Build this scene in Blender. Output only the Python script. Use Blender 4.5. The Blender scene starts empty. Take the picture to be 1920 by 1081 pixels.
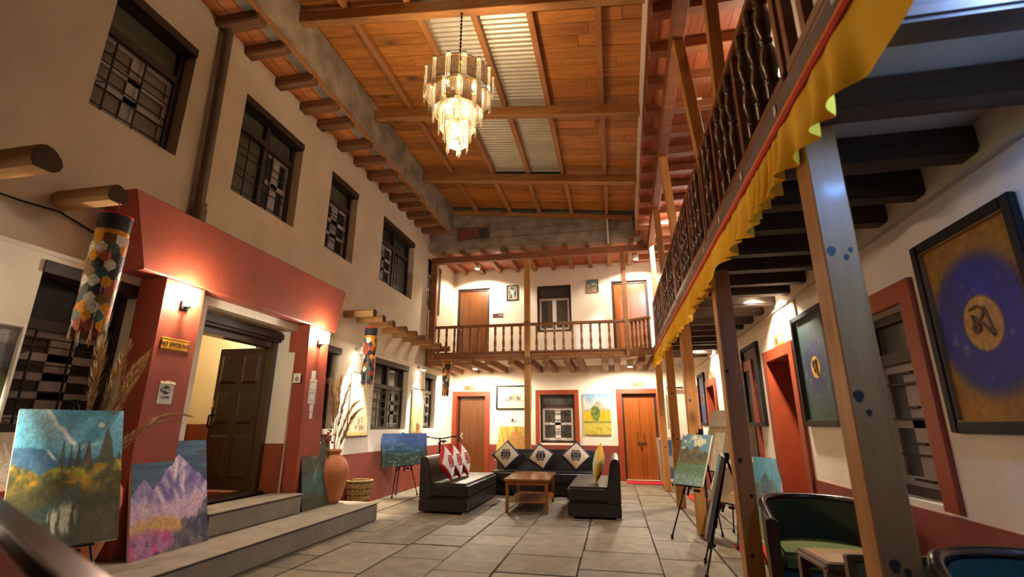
import bpy, bmesh, math, random
import numpy as np
from mathutils import Vector, Matrix
random.seed(7)
SC = bpy.context.scene
COL = SC.collection
R = math.radians

# ------------------------------------------------------------------ camera
FPX, YAW, PITCH, ROLL, CAMH = 904.78, R(11.627), R(15.817), R(0.232), 1.2
_f = Vector((-math.sin(YAW) * math.cos(PITCH), math.cos(YAW) * math.cos(PITCH), math.sin(PITCH)))
_r = Vector((math.cos(YAW), math.sin(YAW), 0)); _u = _r.cross(_f)
_r2 = _r * math.cos(ROLL) + _u * math.sin(ROLL); _u2 = -_r * math.sin(ROLL) + _u * math.cos(ROLL)
cam_d = bpy.data.cameras.new('camera'); cam = bpy.data.objects.new('camera', cam_d); COL.objects.link(cam)
cam.matrix_world = Matrix(((_r2.x, _u2.x, -_f.x, 0), (_r2.y, _u2.y, -_f.y, 0), (_r2.z, _u2.z, -_f.z, CAMH), (0, 0, 0, 1)))
cam_d.sensor_width = 36; cam_d.lens = FPX / 1920 * 36; cam_d.clip_start = 0.02
cam_d.dof.use_dof = True; cam_d.dof.focus_distance = 7.0; cam_d.dof.aperture_fstop = 2.0
SC.camera = cam

# ------------------------------------------------------------------ world, view, light levels
w = bpy.data.worlds.new('night'); SC.world = w; w.use_nodes = True
w.node_tree.nodes['Background'].inputs[0].default_value = (1.0, 0.70, 0.45, 1)
w.node_tree.nodes['Background'].inputs[1].default_value = 0.006
SC.view_settings.view_transform = 'Standard'; SC.view_settings.look = 'None'
SC.view_settings.exposure = 0.66; SC.view_settings.gamma = 1.0; SC.view_settings.use_curve_mapping = False
P_CHAND, P_SCONCE, P_DOWN, P_SPOT, P_COOL, P_HALL = 70.0, 52.0, 430.0, 100.0, 44.0, 28.0
WARM = (1.0, 0.74, 0.45); WARMW = (1.0, 0.86, 0.66); COOL = (0.16, 0.38, 1.0)

# ------------------------------------------------------------------ helpers
def s2l(v): return v / 12.92 if v <= 0.04045 else ((v + 0.055) / 1.055) ** 2.4
def c(r, g, b): return (s2l(r / 255), s2l(g / 255), s2l(b / 255), 1)
MATS = {}
def _new(name):
    m = bpy.data.materials.new(name); m.use_nodes = True; nt = m.node_tree
    return m, nt, nt.nodes['Principled BSDF']
def _coord(nt, scale, rnd=True):
    tc = nt.nodes.new('ShaderNodeTexCoord'); mp = nt.nodes.new('ShaderNodeMapping'); mp.inputs['Scale'].default_value = scale
    if rnd:
        oi = nt.nodes.new('ShaderNodeObjectInfo'); ml = nt.nodes.new('ShaderNodeMath'); ml.operation = 'MULTIPLY'; ml.inputs[1].default_value = 37.0
        nt.links.new(oi.outputs['Random'], ml.inputs[0]); ad = nt.nodes.new('ShaderNodeVectorMath'); ad.operation = 'ADD'
        nt.links.new(tc.outputs['Object'], ad.inputs[0]); nt.links.new(ml.outputs[0], ad.inputs[1]); nt.links.new(ad.outputs[0], mp.inputs[0])
        return mp, oi
    nt.links.new(tc.outputs['Object'], mp.inputs[0]); return mp, None
def _ramp(nt, fac, stops):
    r = nt.nodes.new('ShaderNodeValToRGB'); e = r.color_ramp.elements
    e[0].position, e[0].color = stops[0]; e[1].position, e[1].color = stops[-1]
    for p, col in stops[1:-1]:
        k = e.new(p); k.color = col
    nt.links.new(fac, r.inputs[0]); return r
def mat(name, col, rough=0.6, metal=0.0, nscale=6.0, namt=0.18, bump=0.0, bscale=60.0, vary=0.0, coat=0.0, spec=0.5, stain=None):
    """plain surface: colour with mottling, optional relief and per-object variation"""
    m, nt, b = _new(name)
    mp, oi = _coord(nt, (1, 1, 1), vary > 0)
    n = nt.nodes.new('ShaderNodeTexNoise'); n.inputs['Scale'].default_value = nscale; n.inputs['Detail'].default_value = 6
    nt.links.new(mp.outputs[0], n.inputs['Vector'])
    lo = tuple(x * (1 - namt) for x in col[:3]) + (1,); hi = tuple(min(1, x * (1 + namt)) for x in col[:3]) + (1,)
    stops = [(0.3, lo), (0.7, hi)]
    if stain: stops = [(0.22, stain), (0.42, lo), (0.7, hi)]
    out = _ramp(nt, n.outputs['Fac'], stops).outputs[0]
    if vary:
        h = nt.nodes.new('ShaderNodeHueSaturation'); mr = nt.nodes.new('ShaderNodeMapRange')
        mr.inputs['To Min'].default_value = 1 - vary; mr.inputs['To Max'].default_value = 1 + vary
        nt.links.new(oi.outputs['Random'], mr.inputs['Value']); nt.links.new(mr.outputs[0], h.inputs['Value']); nt.links.new(out, h.inputs['Color']); out = h.outputs[0]
    nt.links.new(out, b.inputs['Base Color'])
    b.inputs['Roughness'].default_value = rough; b.inputs['Metallic'].default_value = metal
    b.inputs['Coat Weight'].default_value = coat; b.inputs['Specular IOR Level'].default_value = spec
    if bump:
        n2 = nt.nodes.new('ShaderNodeTexNoise'); n2.inputs['Scale'].default_value = bscale; n2.inputs['Detail'].default_value = 5
        nt.links.new(mp.outputs[0], n2.inputs['Vector']); bp = nt.nodes.new('ShaderNodeBump'); bp.inputs['Strength'].default_value = bump; bp.inputs['Distance'].default_value = 0.02
        nt.links.new(n2.outputs['Fac'], bp.inputs['Height']); nt.links.new(bp.outputs[0], b.inputs['Normal'])
    MATS[name] = m; return m
def wood(name, dark, light, axis=0, fine=22.0, rough=0.5, vary=0.2, coat=0.0, knots=0.0, bump=0.15, along=0.9):
    m, nt, b = _new(name)
    sc = [fine * 0.5] * 3; sc[axis] = along
    mp, oi = _coord(nt, sc)
    n = nt.nodes.new('ShaderNodeTexNoise'); n.inputs['Scale'].default_value = 1.0; n.inputs['Detail'].default_value = 7; n.inputs['Roughness'].default_value = 0.65; n.inputs['Distortion'].default_value = 0.6
    nt.links.new(mp.outputs[0], n.inputs['Vector'])
    mid = tuple((a + d) / 2 for a, d in zip(dark, light))
    out = _ramp(nt, n.outputs['Fac'], [(0.28, dark), (0.5, mid), (0.72, light)]).outputs[0]
    if knots:
        mp2, _ = _coord(nt, [3.2 if i != axis else 1.5 for i in range(3)])
        v = nt.nodes.new('ShaderNodeTexVoronoi'); v.inputs['Scale'].default_value = 1.0; nt.links.new(mp2.outputs[0], v.inputs['Vector'])
        rp = _ramp(nt, v.outputs['Distance'], [(0.07, (0.06, 0.03, 0.02, 1)), (0.20, (1, 1, 1, 1))])
        mx = nt.nodes.new('ShaderNodeMix'); mx.data_type = 'RGBA'; mx.blend_type = 'MULTIPLY'; mx.inputs[0].default_value = knots
        nt.links.new(out, mx.inputs[6]); nt.links.new(rp.outputs[0], mx.inputs[7]); out = mx.outputs[2]
    h = nt.nodes.new('ShaderNodeHueSaturation'); mr = nt.nodes.new('ShaderNodeMapRange')
    mr.inputs['To Min'].default_value = 1 - vary; mr.inputs['To Max'].default_value = 1 + vary
    nt.links.new(oi.outputs['Random'], mr.inputs['Value']); nt.links.new(mr.outputs[0], h.inputs['Value']); nt.links.new(out, h.inputs['Color'])
    nt.links.new(h.outputs[0], b.inputs['Base Color'])
    b.inputs['Roughness'].default_value = rough; b.inputs['Coat Weight'].default_value = coat; b.inputs['Coat Roughness'].default_value = 0.15
    bp = nt.nodes.new('ShaderNodeBump'); bp.inputs['Strength'].default_value = bump; bp.inputs['Distance'].default_value = 0.01
    nt.links.new(n.outputs['Fac'], bp.inputs['Height']); nt.links.new(bp.outputs[0], b.inputs['Normal'])
    MATS[name] = m; return m
def emit(name, col, power):
    m, nt, b = _new(name); b.inputs['Base Color'].default_value = (0.8, 0.8, 0.8, 1)
    b.inputs['Emission Color'].default_value = tuple(col[:3]) + (1,); b.inputs['Emission Strength'].default_value = power
    MATS[name] = m; return m
def paint_mat(name, rough=0.55, bump=0.25):
    """canvas paint: reads the colour attribute that the painter functions fill"""
    m, nt, b = _new(name); a = nt.nodes.new('ShaderNodeAttribute'); a.attribute_name = 'paint'
    tc, _ = _coord(nt, (1, 1, 1), False); n = nt.nodes.new('ShaderNodeTexNoise'); n.inputs['Scale'].default_value = 90; n.inputs['Detail'].default_value = 4
    nt.links.new(tc.outputs[0], n.inputs['Vector']); mr = nt.nodes.new('ShaderNodeMapRange'); mr.inputs['To Min'].default_value = 0.86; mr.inputs['To Max'].default_value = 1.14
    nt.links.new(n.outputs['Fac'], mr.inputs['Value']); mx = nt.nodes.new('ShaderNodeMix'); mx.data_type = 'RGBA'; mx.blend_type = 'MULTIPLY'; mx.inputs[0].default_value = 1
    nt.links.new(a.outputs['Color'], mx.inputs[6]); nt.links.new(mr.outputs[0], mx.inputs[7]); nt.links.new(mx.outputs[2], b.inputs['Base Color'])
    b.inputs['Roughness'].default_value = rough; bp = nt.nodes.new('ShaderNodeBump'); bp.inputs['Strength'].default_value = bump; bp.inputs['Distance'].default_value = 0.004
    nt.links.new(n.outputs['Fac'], bp.inputs['Height']); nt.links.new(bp.outputs[0], b.inputs['Normal']); MATS[name] = m; return m
def crystal(name, col, trans=0.55):
    """thin plate glass: part clear, part scattering, glossy"""
    m = bpy.data.materials.new(name); m.use_nodes = True; nt = m.node_tree; nt.nodes.clear()
    o = nt.nodes.new('ShaderNodeOutputMaterial'); t = nt.nodes.new('ShaderNodeBsdfTransparent'); t.inputs[0].default_value = col
    tl = nt.nodes.new('ShaderNodeBsdfTranslucent'); tl.inputs[0].default_value = col; d = nt.nodes.new('ShaderNodeBsdfDiffuse'); d.inputs[0].default_value = col
    g = nt.nodes.new('ShaderNodeBsdfGlossy'); g.inputs['Roughness'].default_value = 0.08
    a = nt.nodes.new('ShaderNodeMixShader'); a.inputs[0].default_value = 0.5; nt.links.new(tl.outputs[0], a.inputs[1]); nt.links.new(d.outputs[0], a.inputs[2])
    b = nt.nodes.new('ShaderNodeMixShader'); b.inputs[0].default_value = trans; nt.links.new(a.outputs[0], b.inputs[1]); nt.links.new(t.outputs[0], b.inputs[2])
    e = nt.nodes.new('ShaderNodeMixShader'); e.inputs[0].default_value = 0.12; nt.links.new(b.outputs[0], e.inputs[1]); nt.links.new(g.outputs[0], e.inputs[2])
    nt.links.new(e.outputs[0], o.inputs[0]); MATS[name] = m; return m

class MB:
    def __init__(s): s.v, s.f = [], []
    def add(s, vs, fs):
        o = len(s.v); s.v += [tuple(p) for p in vs]; s.f += [tuple(i + o for i in q) for q in fs]; return s
    def box(s, x0, x1, y0, y1, z0, z1):
        return s.add([(x0, y0, z0), (x1, y0, z0), (x1, y1, z0), (x0, y1, z0), (x0, y0, z1), (x1, y0, z1), (x1, y1, z1), (x0, y1, z1)],
                     [(0, 3, 2, 1), (4, 5, 6, 7), (0, 1, 5, 4), (1, 2, 6, 5), (2, 3, 7, 6), (3, 0, 4, 7)])
    def hexa(s, b, t):
        return s.add(list(b) + list(t), [(0, 3, 2, 1), (4, 5, 6, 7), (0, 1, 5, 4), (1, 2, 6, 5), (2, 3, 7, 6), (3, 0, 4, 7)])
    def bar(s, p, q, a, b, up=(0, 0, 1), a2=None, b2=None):
        """box from p to q, a wide across, b along 'up'"""
        p, q = Vector(p), Vector(q); d = (q - p).normalized(); u = Vector(up)
        if abs(d.dot(u)) > 0.98: u = Vector((0, 1, 0))
        sd = d.cross(u).normalized(); u = sd.cross(d)
        a2 = a if a2 is None else a2; b2 = b if b2 is None else b2
        r = lambda o, a, b: [o - sd * a / 2 - u * b / 2, o + sd * a / 2 - u * b / 2, o + sd * a / 2 + u * b / 2, o - sd * a / 2 + u * b / 2]
        return s.hexa(r(p, a, b), r(q, a2, b2))
    def cyl(s, p, q, r0, r1=None, n=12, caps=True):
        r1 = r0 if r1 is None else r1; p, q = Vector(p), Vector(q); d = (q - p).normalized()
        u = d.orthogonal().normalized(); v = d.cross(u)
        vs = [p + (u * math.cos(2 * math.pi * k / n) + v * math.sin(2 * math.pi * k / n)) * r0 for k in range(n)]
        vs += [q + (u * math.cos(2 * math.pi * k / n) + v * math.sin(2 * math.pi * k / n)) * r1 for k in range(n)]
        fs = [(k, (k + 1) % n, n + (k + 1) % n, n + k) for k in range(n)]
        if caps: fs += [tuple(range(n - 1, -1, -1)), tuple(range(n, 2 * n))]
        return s.add(vs, fs)
    def tube(s, pts, r, n=8, r_end=None):
        for i in range(len(pts) - 1):
            a = r if r_end is None else r + (r_end - r) * i / (len(pts) - 1); b = r if r_end is None else r + (r_end - r) * (i + 1) / (len(pts) - 1)
            s.cyl(pts[i], pts[i + 1], a, b, n)
        return s
    def lathe(s, prof, cx=0, cy=0, cz=0, n=24, a0=0.0, a1=2 * math.pi, caps=True):
        full = abs(a1 - a0 - 2 * math.pi) < 1e-6; m = n if full else n + 1
        vs = [(cx + r * math.cos(a0 + (a1 - a0) * k / n), cy + r * math.sin(a0 + (a1 - a0) * k / n), cz + z) for r, z in prof for k in range(m)]
        fs = []
        for i in range(len(prof) - 1):
            for k in range(n):
                k2 = (k + 1) % m; fs.append((i * m + k, i * m + k2, (i + 1) * m + k2, (i + 1) * m + k))
        if caps and full: fs += [tuple(range(n - 1, -1, -1)), tuple(range((len(prof) - 1) * m, len(prof) * m))]
        return s.add(vs, fs)
    def sphere(s, p, r, n=12, h=8, sz=1.0):
        return s.lathe([(max(1e-4, r * math.sin(math.pi * k / h)), -r * sz * math.cos(math.pi * k / h)) for k in range(h + 1)], *p, n=n)
    def prism(s, poly, p0, ax, ay, az, depth):
        """polygon (2D) at origin p0 with axes ax, ay, pushed along az"""
        p0, ax, ay, az = Vector(p0), Vector(ax), Vector(ay), Vector(az); n = len(poly)
        vs = [p0 + ax * x + ay * y for x, y in poly] + [p0 + ax * x + ay * y + az * depth for x, y in poly]
        return s.add(vs, [tuple(range(n - 1, -1, -1)), tuple(range(n, 2 * n))] + [(k, (k + 1) % n, n + (k + 1) % n, n + k) for k in range(n)])
    def mesh(s, name, bevel=0, seg=2, smooth=None, off=(0, 0, 0)):
        me = bpy.data.meshes.new(name); me.from_pydata([(a - off[0], b - off[1], d - off[2]) for a, b, d in s.v], [], s.f)
        bm = bmesh.new(); bm.from_mesh(me)
        bmesh.ops.recalc_face_normals(bm, faces=bm.faces)
        if bevel: bmesh.ops.bevel(bm, geom=bm.edges[:], offset=bevel, segments=seg, affect='EDGES', clamp_overlap=True)
        bm.to_mesh(me); bm.free()
        if smooth is not None:
            me.polygons.foreach_set('use_smooth', [True] * len(me.polygons)); me.set_sharp_from_angle(angle=R(smooth))
        return me
    def build(s, name, m, parent=None, world=False, bevel=0, seg=2, smooth=None):
        off = (0, 0, 0)
        if parent is not None:
            if world:
                o = Vector((0, 0, 0)); q = parent
                while q is not None: o += q.location; q = q.parent
                off = o
        else:
            a = np.array(s.v); off = ((a[:, 0].min() + a[:, 0].max()) / 2, (a[:, 1].min() + a[:, 1].max()) / 2, a[:, 2].min())
        me = s.mesh(name, bevel, seg, smooth, off); me.materials.append(MATS[m] if isinstance(m, str) else m)
        ob = bpy.data.objects.new(name, me); COL.objects.link(ob)
        if parent is not None: ob.parent = parent
        else: ob.location = off
        return ob
def put(name, me, parent, loc=(0, 0, 0), rot=(0, 0, 0), scale=(1, 1, 1)):
    o = bpy.data.objects.new(name, me); COL.objects.link(o); o.parent = parent; o.location = loc; o.rotation_euler = rot; o.scale = scale; return o
def tag(o, label, cat, group=None, kind=None):
    o['label'] = label; o['category'] = cat
    if group: o['group'] = group
    if kind: o['kind'] = kind
    return o
def T(name, label, cat, loc=(0, 0, 0), rz=0, rx=0, group=None, kind=None):
    o = bpy.data.objects.new(name, None); COL.objects.link(o); o.empty_display_size = 0.1; o.location = loc; o.rotation_euler = (rx, 0, rz)
    return tag(o, label, cat, group, kind)
def struct(o, label, cat): return tag(o, label, cat, None, 'structure')
def clone(root, loc, rz=None, label=None):
    r = root.copy(); COL.objects.link(r); r.location = loc
    if rz is not None: r.rotation_euler = (root.rotation_euler[0], 0, rz)
    if label: r['label'] = label
    for ch in list(root.children):
        k = ch.copy(); COL.objects.link(k); k.parent = r
        for g in list(ch.children):
            d = g.copy(); COL.objects.link(d); d.parent = k
    return r
def lamp(kind, name, loc, power, col, radius=0.04, parent=None, aim=None, spot=100, blend=0.6):
    l = bpy.data.lights.new(name, kind); l.energy = power; l.color = col; l.shadow_soft_size = radius
    if kind == 'SPOT': l.spot_size = R(spot); l.spot_blend = blend
    o = bpy.data.objects.new(name, l); COL.objects.link(o)
    if parent is not None:
        o.parent = parent; o.location = Vector(loc) - parent.location
    else: o.location = loc
    if aim is not None: o.rotation_euler = (Vector(aim) - Vector(loc)).to_track_quat('-Z', 'Y').to_euler()
    return o
def lettering(txt, size, parent, m, loc, rot, name='lettering', ext=0.001, sx=1.0):
    cu = bpy.data.curves.new('txt', 'FONT'); cu.body = txt; cu.size = size; cu.extrude = ext; cu.align_x = 'CENTER'; cu.align_y = 'CENTER'; cu.resolution_u = 2
    o = bpy.data.objects.new('txt', cu); COL.objects.link(o); dg = bpy.context.evaluated_depsgraph_get()
    me = bpy.data.meshes.new_from_object(o.evaluated_get(dg)); bpy.data.objects.remove(o); bpy.data.curves.remove(cu)
    me.materials.append(MATS[m]); return put(name, me, parent, loc, rot, (sx, 1, 1))
ORD = ['first', 'second', 'third', 'fourth', 'fifth', 'sixth', 'seventh', 'eighth', 'ninth', 'tenth', 'eleventh', 'twelfth', 'thirteenth', 'fourteenth', 'fifteenth', 'sixteenth', 'seventeenth', 'eighteenth']

# ------------------------------------------------------------------ materials
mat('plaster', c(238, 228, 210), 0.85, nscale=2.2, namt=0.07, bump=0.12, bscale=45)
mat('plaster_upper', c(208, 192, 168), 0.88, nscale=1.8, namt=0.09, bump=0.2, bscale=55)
mat('plaster_grey', c(190, 182, 178), 0.9, nscale=3, namt=0.12, bump=0.15, bscale=40)
mat('red_wall', c(154, 68, 44), 0.55, nscale=3, namt=0.12, bump=0.1, bscale=50)
mat('red_dado', c(138, 60, 46), 0.6, nscale=2.5, namt=0.16, bump=0.1, bscale=50)
mat('red_frame', c(154, 64, 34), 0.45, nscale=6, namt=0.1)
mat('cream_wall', c(232, 214, 170), 0.8, nscale=2, namt=0.04)
mat('concrete', c(150, 136, 116), 0.9, nscale=3.5, namt=0.28, bump=0.5, bscale=16, stain=c(96, 82, 64))
mat('step_concrete', c(128, 118, 98), 0.85, nscale=4, namt=0.16, bump=0.25, bscale=40)
mat('step_top', c(150, 136, 116), 0.8, nscale=5, namt=0.16, bump=0.2, bscale=35)
mat('mortar', c(44, 39, 32), 0.95, nscale=20, namt=0.3)
mat('slate', c(124, 110, 88), 0.6, nscale=7, namt=0.2, bump=0.35, bscale=26, vary=0.26, stain=c(98, 92, 74))
wood('pine', c(138, 80, 28), c(194, 126, 54), 0, 30, 0.5, 0.24, knots=0.7, bump=0.1)
wood('pine_beam', c(128, 80, 40), c(184, 128, 70), 0, 26, 0.5, 0.12, knots=0.3)
wood('batten', c(138, 86, 46), c(180, 122, 70), 1, 26, 0.5, 0.12)
wood('gallery_board', c(136, 64, 34), c(178, 98, 60), 1, 26, 0.55, 0.14, knots=0.2)
wood('gallery_joist', c(114, 62, 34), c(160, 98, 58), 0, 26, 0.6, 0.12)
wood('rail_wood', c(96, 48, 22), c(146, 84, 42), 1, 26, 0.38, 0.12, coat=0.3)
wood('rail_wood_x', c(116, 68, 32), c(166, 106, 56), 0, 26, 0.42, 0.12, coat=0.2)
wood('post_wood', c(152, 98, 44), c(206, 146, 76), 2, 18, 0.5, 0.14, coat=0.06, knots=0.6)
wood('baluster_dark', c(48, 24, 12), c(92, 50, 26), 2, 26, 0.22, 0.15, coat=0.7)
wood('baluster_brown', c(116, 70, 34), c(164, 106, 56), 2, 26, 0.4, 0.15, coat=0.2)
wood('old_joist', c(40, 27, 20), c(84, 60, 44), 0, 20, 0.75, 0.25, bump=0.5)
wood('joist_brown', c(104, 66, 32), c(160, 108, 60), 1, 20, 0.65, 0.2, bump=0.3)
wood('eave_joist', c(86, 52, 28), c(146, 96, 54), 0, 22, 0.7, 0.22, bump=0.4)
wood('eave_board', c(146, 76, 34), c(196, 122, 62), 0, 24, 0.6, 0.2, knots=0.6)
wood('log_wood', c(132, 90, 48), c(196, 150, 94), 0, 16, 0.75, 0.15, bump=0.5)
wood('log_end', c(52, 36, 24), c(84, 60, 42), 2, 10, 0.85, 0.1)
wood('door_veneer', c(130, 64, 16), c(170, 92, 32), 2, 36, 0.35, 0.1, coat=0.3)
wood('door_brown', c(88, 47, 15), c(122, 71, 27), 2, 36, 0.4, 0.06, coat=0.3)
wood('door_dark', c(38, 24, 16), c(66, 44, 30), 2, 30, 0.3, 0.1, coat=0.4)
wood('dark_frame', c(34, 20, 14), c(60, 38, 26), 0, 26, 0.5, 0.12)
wood('panel_wood', c(112, 50, 24), c(146, 72, 38), 2, 30, 0.5, 0.08)
wood('table_wood', c(120, 70, 28), c(172, 110, 52), 1, 26, 0.22, 0.1, coat=0.6)
wood('chair_wood', c(28, 17, 12), c(52, 32, 22), 0, 26, 0.25, 0.1, coat=0.6)
wood('side_wood', c(70, 42, 22), c(110, 70, 38), 0, 26, 0.3, 0.1, coat=0.4)
mat('white_wood', c(158, 148, 142), 0.5, nscale=8, namt=0.06)
mat('white_bright', c(216, 206, 200), 0.5, nscale=8, namt=0.06)
mat('white_paint', c(224, 214, 196), 0.6, nscale=3, namt=0.06)
mat('glass_dark', c(46, 48, 44), 0.12, nscale=2, namt=0.2, spec=0.6)
mat('glass_transom', c(92, 92, 76), 0.2, nscale=1.5, namt=0.25)
mat('curtain_glass', c(74, 72, 66), 0.3, nscale=9, namt=0.3)
mat('board_pane', c(112, 100, 84), 0.6, nscale=5, namt=0.12)
mat('iron', c(26, 20, 18), 0.5, 0.4, namt=0.1)
mat('black_metal', c(22, 22, 24), 0.35, 0.6, namt=0.1)
mat('steel', c(190, 186, 176), 0.25, 1.0, namt=0.05)
mat('brass', c(196, 150, 70), 0.25, 1.0, namt=0.08)
mat('pipe_grey', c(96, 82, 64), 0.5, nscale=5, namt=0.14)
mat('tin', c(196, 188, 166), 0.42, 0.55, nscale=4, namt=0.12, vary=0.06)
mat('leather', c(34, 29, 25), 0.36, nscale=10, namt=0.15, bump=0.18, bscale=130)
mat('cushion_cream', c(226, 204, 168), 0.9, nscale=12, namt=0.06, bump=0.1, bscale=250)
mat('cushion_white', c(232, 222, 204), 0.9, nscale=12, namt=0.06, bump=0.1, bscale=250)
mat('navy', c(24, 30, 62), 0.85, namt=0.12); mat('cushion_red', c(176, 24, 28), 0.8, namt=0.1)
mat('cushion_yellow', c(250, 190, 20), 0.85, namt=0.08); mat('cushion_mint', c(206, 214, 190), 0.85, namt=0.06)
mat('terracotta', c(176, 104, 56), 0.6, nscale=5, namt=0.16, bump=0.12, bscale=60)
mat('wicker', c(168, 138, 82), 0.8, nscale=30, namt=0.25, bump=0.4, bscale=90)
mat('wicker_dark', c(112, 92, 50), 0.8, nscale=30, namt=0.25, bump=0.4, bscale=90)
mat('pampas', c(186, 148, 98), 0.9, nscale=10, namt=0.2); mat('stem_tan', c(150, 120, 70), 0.8)
mat('leaf', c(110, 124, 50), 0.6, namt=0.2); mat('flower_red', c(190, 40, 50), 0.7, namt=0.2)
mat('valance', c(255, 196, 30), 0.75, nscale=5, namt=0.1, bump=0.08, bscale=150)
mat('stripe_red', c(196, 44, 30), 0.75, namt=0.08); mat('stripe_orange', c(240, 130, 24), 0.75, namt=0.08)
mat('green_seat', c(96, 108, 38), 0.85, nscale=40, namt=0.12, bump=0.15, bscale=200)
mat('green_back', c(56, 62, 32), 0.85, nscale=40, namt=0.14, bump=0.15, bscale=200)
mat('olive_side', c(96, 90, 46), 0.85, nscale=40, namt=0.14, bump=0.15, bscale=200)
mat('teal_fabric', c(34, 84, 78), 0.85, nscale=40, namt=0.2)
mat('tan_top', c(176, 128, 52), 0.35, namt=0.08, coat=0.3)
mat('canvas_white', c(222, 214, 198), 0.8, namt=0.05); mat('black_frame', c(18, 18, 16), 0.5, namt=0.15, spec=0.3)
mat('gold_line', c(130, 96, 50), 0.4, 0.3); mat('edge_grey', c(112, 92, 86), 0.6, nscale=8, namt=0.2)
mat('grey_board', c(120, 122, 130), 0.6, namt=0.1)
mat('mat_cream', c(220, 212, 176), 0.8, namt=0.03); mat('wood_frame', c(168, 138, 92), 0.5, namt=0.12); mat('dark_wood_frame', c(72, 52, 36), 0.45, namt=0.15)
mat('sign_yellow', c(232, 160, 30), 0.5, namt=0.04); mat('sign_black', c(28, 22, 18), 0.5); mat('paper', c(226, 222, 210), 0.8, namt=0.04)
mat('sign_wood', c(168, 110, 54), 0.5, namt=0.12); mat('sign_brown', c(92, 50, 32), 0.5, namt=0.12); mat('print_white', c(240, 236, 226), 0.6)
mat('mat_red', c(190, 30, 34), 0.95, nscale=30, namt=0.15, bump=0.3, bscale=200)
mat('emblem', c(92, 70, 74), 0.6); mat('line_brown', c(112, 72, 30), 0.6); mat('bike_yellow', c(214, 206, 30), 0.3, coat=0.5)
mat('rubber', c(20, 20, 20), 0.8); mat('switch_white', c(226, 220, 206), 0.4); mat('brick_red', c(130, 66, 44), 0.9, namt=0.2, bump=0.3); mat('brick_dark', c(58, 56, 58), 0.9, namt=0.2)
paint_mat('paint')
crystal('smoked_plate', (0.30, 0.24, 0.18, 1), 0.7); crystal('rod_glass', (0.60, 0.56, 0.48, 1), 0.6); crystal('clear_plate', (0.85, 0.78, 0.66, 1), 0.72)
mat('etched', c(190, 176, 150), 0.4, namt=0.02)
emit('bulb', (1.0, 0.80, 0.5), 60.0); emit('sconce_glow', (1.0, 0.82, 0.56), 22.0)
def glow_glass(name, col_, power):
    m = bpy.data.materials.new(name); m.use_nodes = True; nt = m.node_tree; nt.nodes.clear(); o = nt.nodes.new('ShaderNodeOutputMaterial'); t = nt.nodes.new('ShaderNodeBsdfTransparent'); e = nt.nodes.new('ShaderNodeEmission'); e.inputs[0].default_value = tuple(col_) + (1,); e.inputs[1].default_value = power
    x = nt.nodes.new('ShaderNodeMixShader'); x.inputs[0].default_value = 0.35; nt.links.new(t.outputs[0], x.inputs[1]); nt.links.new(e.outputs[0], x.inputs[2]); nt.links.new(x.outputs[0], o.inputs[0]); MATS[name] = m
glow_glass('sconce_glow', (1.0, 0.82, 0.56), 40.0)
emit('down_glow', (1.0, 0.85, 0.6), 30.0); emit('cool_glow', (0.55, 0.75, 1.0), 40.0); emit('spot_glow', (1.0, 0.86, 0.62), 60.0)

# ------------------------------------------------------------------ the shell: planes found from the photograph
LX, UX, RX, YB = -3.97, -4.05, 1.76, 11.95        # lower/upper left wall, right wall, back wall
ZL = 2.41                                          # ledge of the left wall
FRONT = -0.6                                       # the courtyard goes on a little behind the camera
class WF:                                          # wall frame: u along the wall, v up, w out of it
    def __init__(s, kind, pos): s.k, s.p = kind, pos
    def P(s, u, v, w):
        return {'L': (s.p + w, u, v), 'R': (s.p - w, u, v), 'B': (u, s.p - w, v)}[s.k]
    def box(s, mb, u0, u1, v0, v1, w0, w1):
        a, b = s.P(u0, v0, w0), s.P(u1, v1, w1)
        return mb.box(min(a[0], b[0]), max(a[0], b[0]), min(a[1], b[1]), max(a[1], b[1]), min(a[2], b[2]), max(a[2], b[2]))
    def rz(s): return {'L': R(90), 'R': R(-90), 'B': 0}[s.k]
WL, WU, WR, WB = WF('L', LX), WF('L', UX), WF('R', RX), WF('B', YB)
def wall(mb, wf, u0, u1, v0, v1, th, holes=()):
    us = sorted({u0, u1, *[h[0] for h in holes], *[h[1] for h in holes]}); vs = sorted({v0, v1, *[h[2] for h in holes], *[h[3] for h in holes]})
    us = [u for u in us if u0 <= u <= u1]; vs = [v for v in vs if v0 <= v <= v1]
    for i in range(len(us) - 1):
        j = 0
        while j < len(vs) - 1:
            um, ok = (us[i] + us[i + 1]) / 2, lambda q: not any(h[0] < um < h[1] and h[2] < (vs[q] + vs[q + 1]) / 2 < h[3] for h in holes)
            if ok(j):
                k = j
                while k + 1 < len(vs) - 1 and ok(k + 1): k += 1
                wf.box(mb, us[i], us[i + 1], vs[j], vs[k + 1], -th, 0); j = k + 1
            else: j += 1
    return mb

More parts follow.
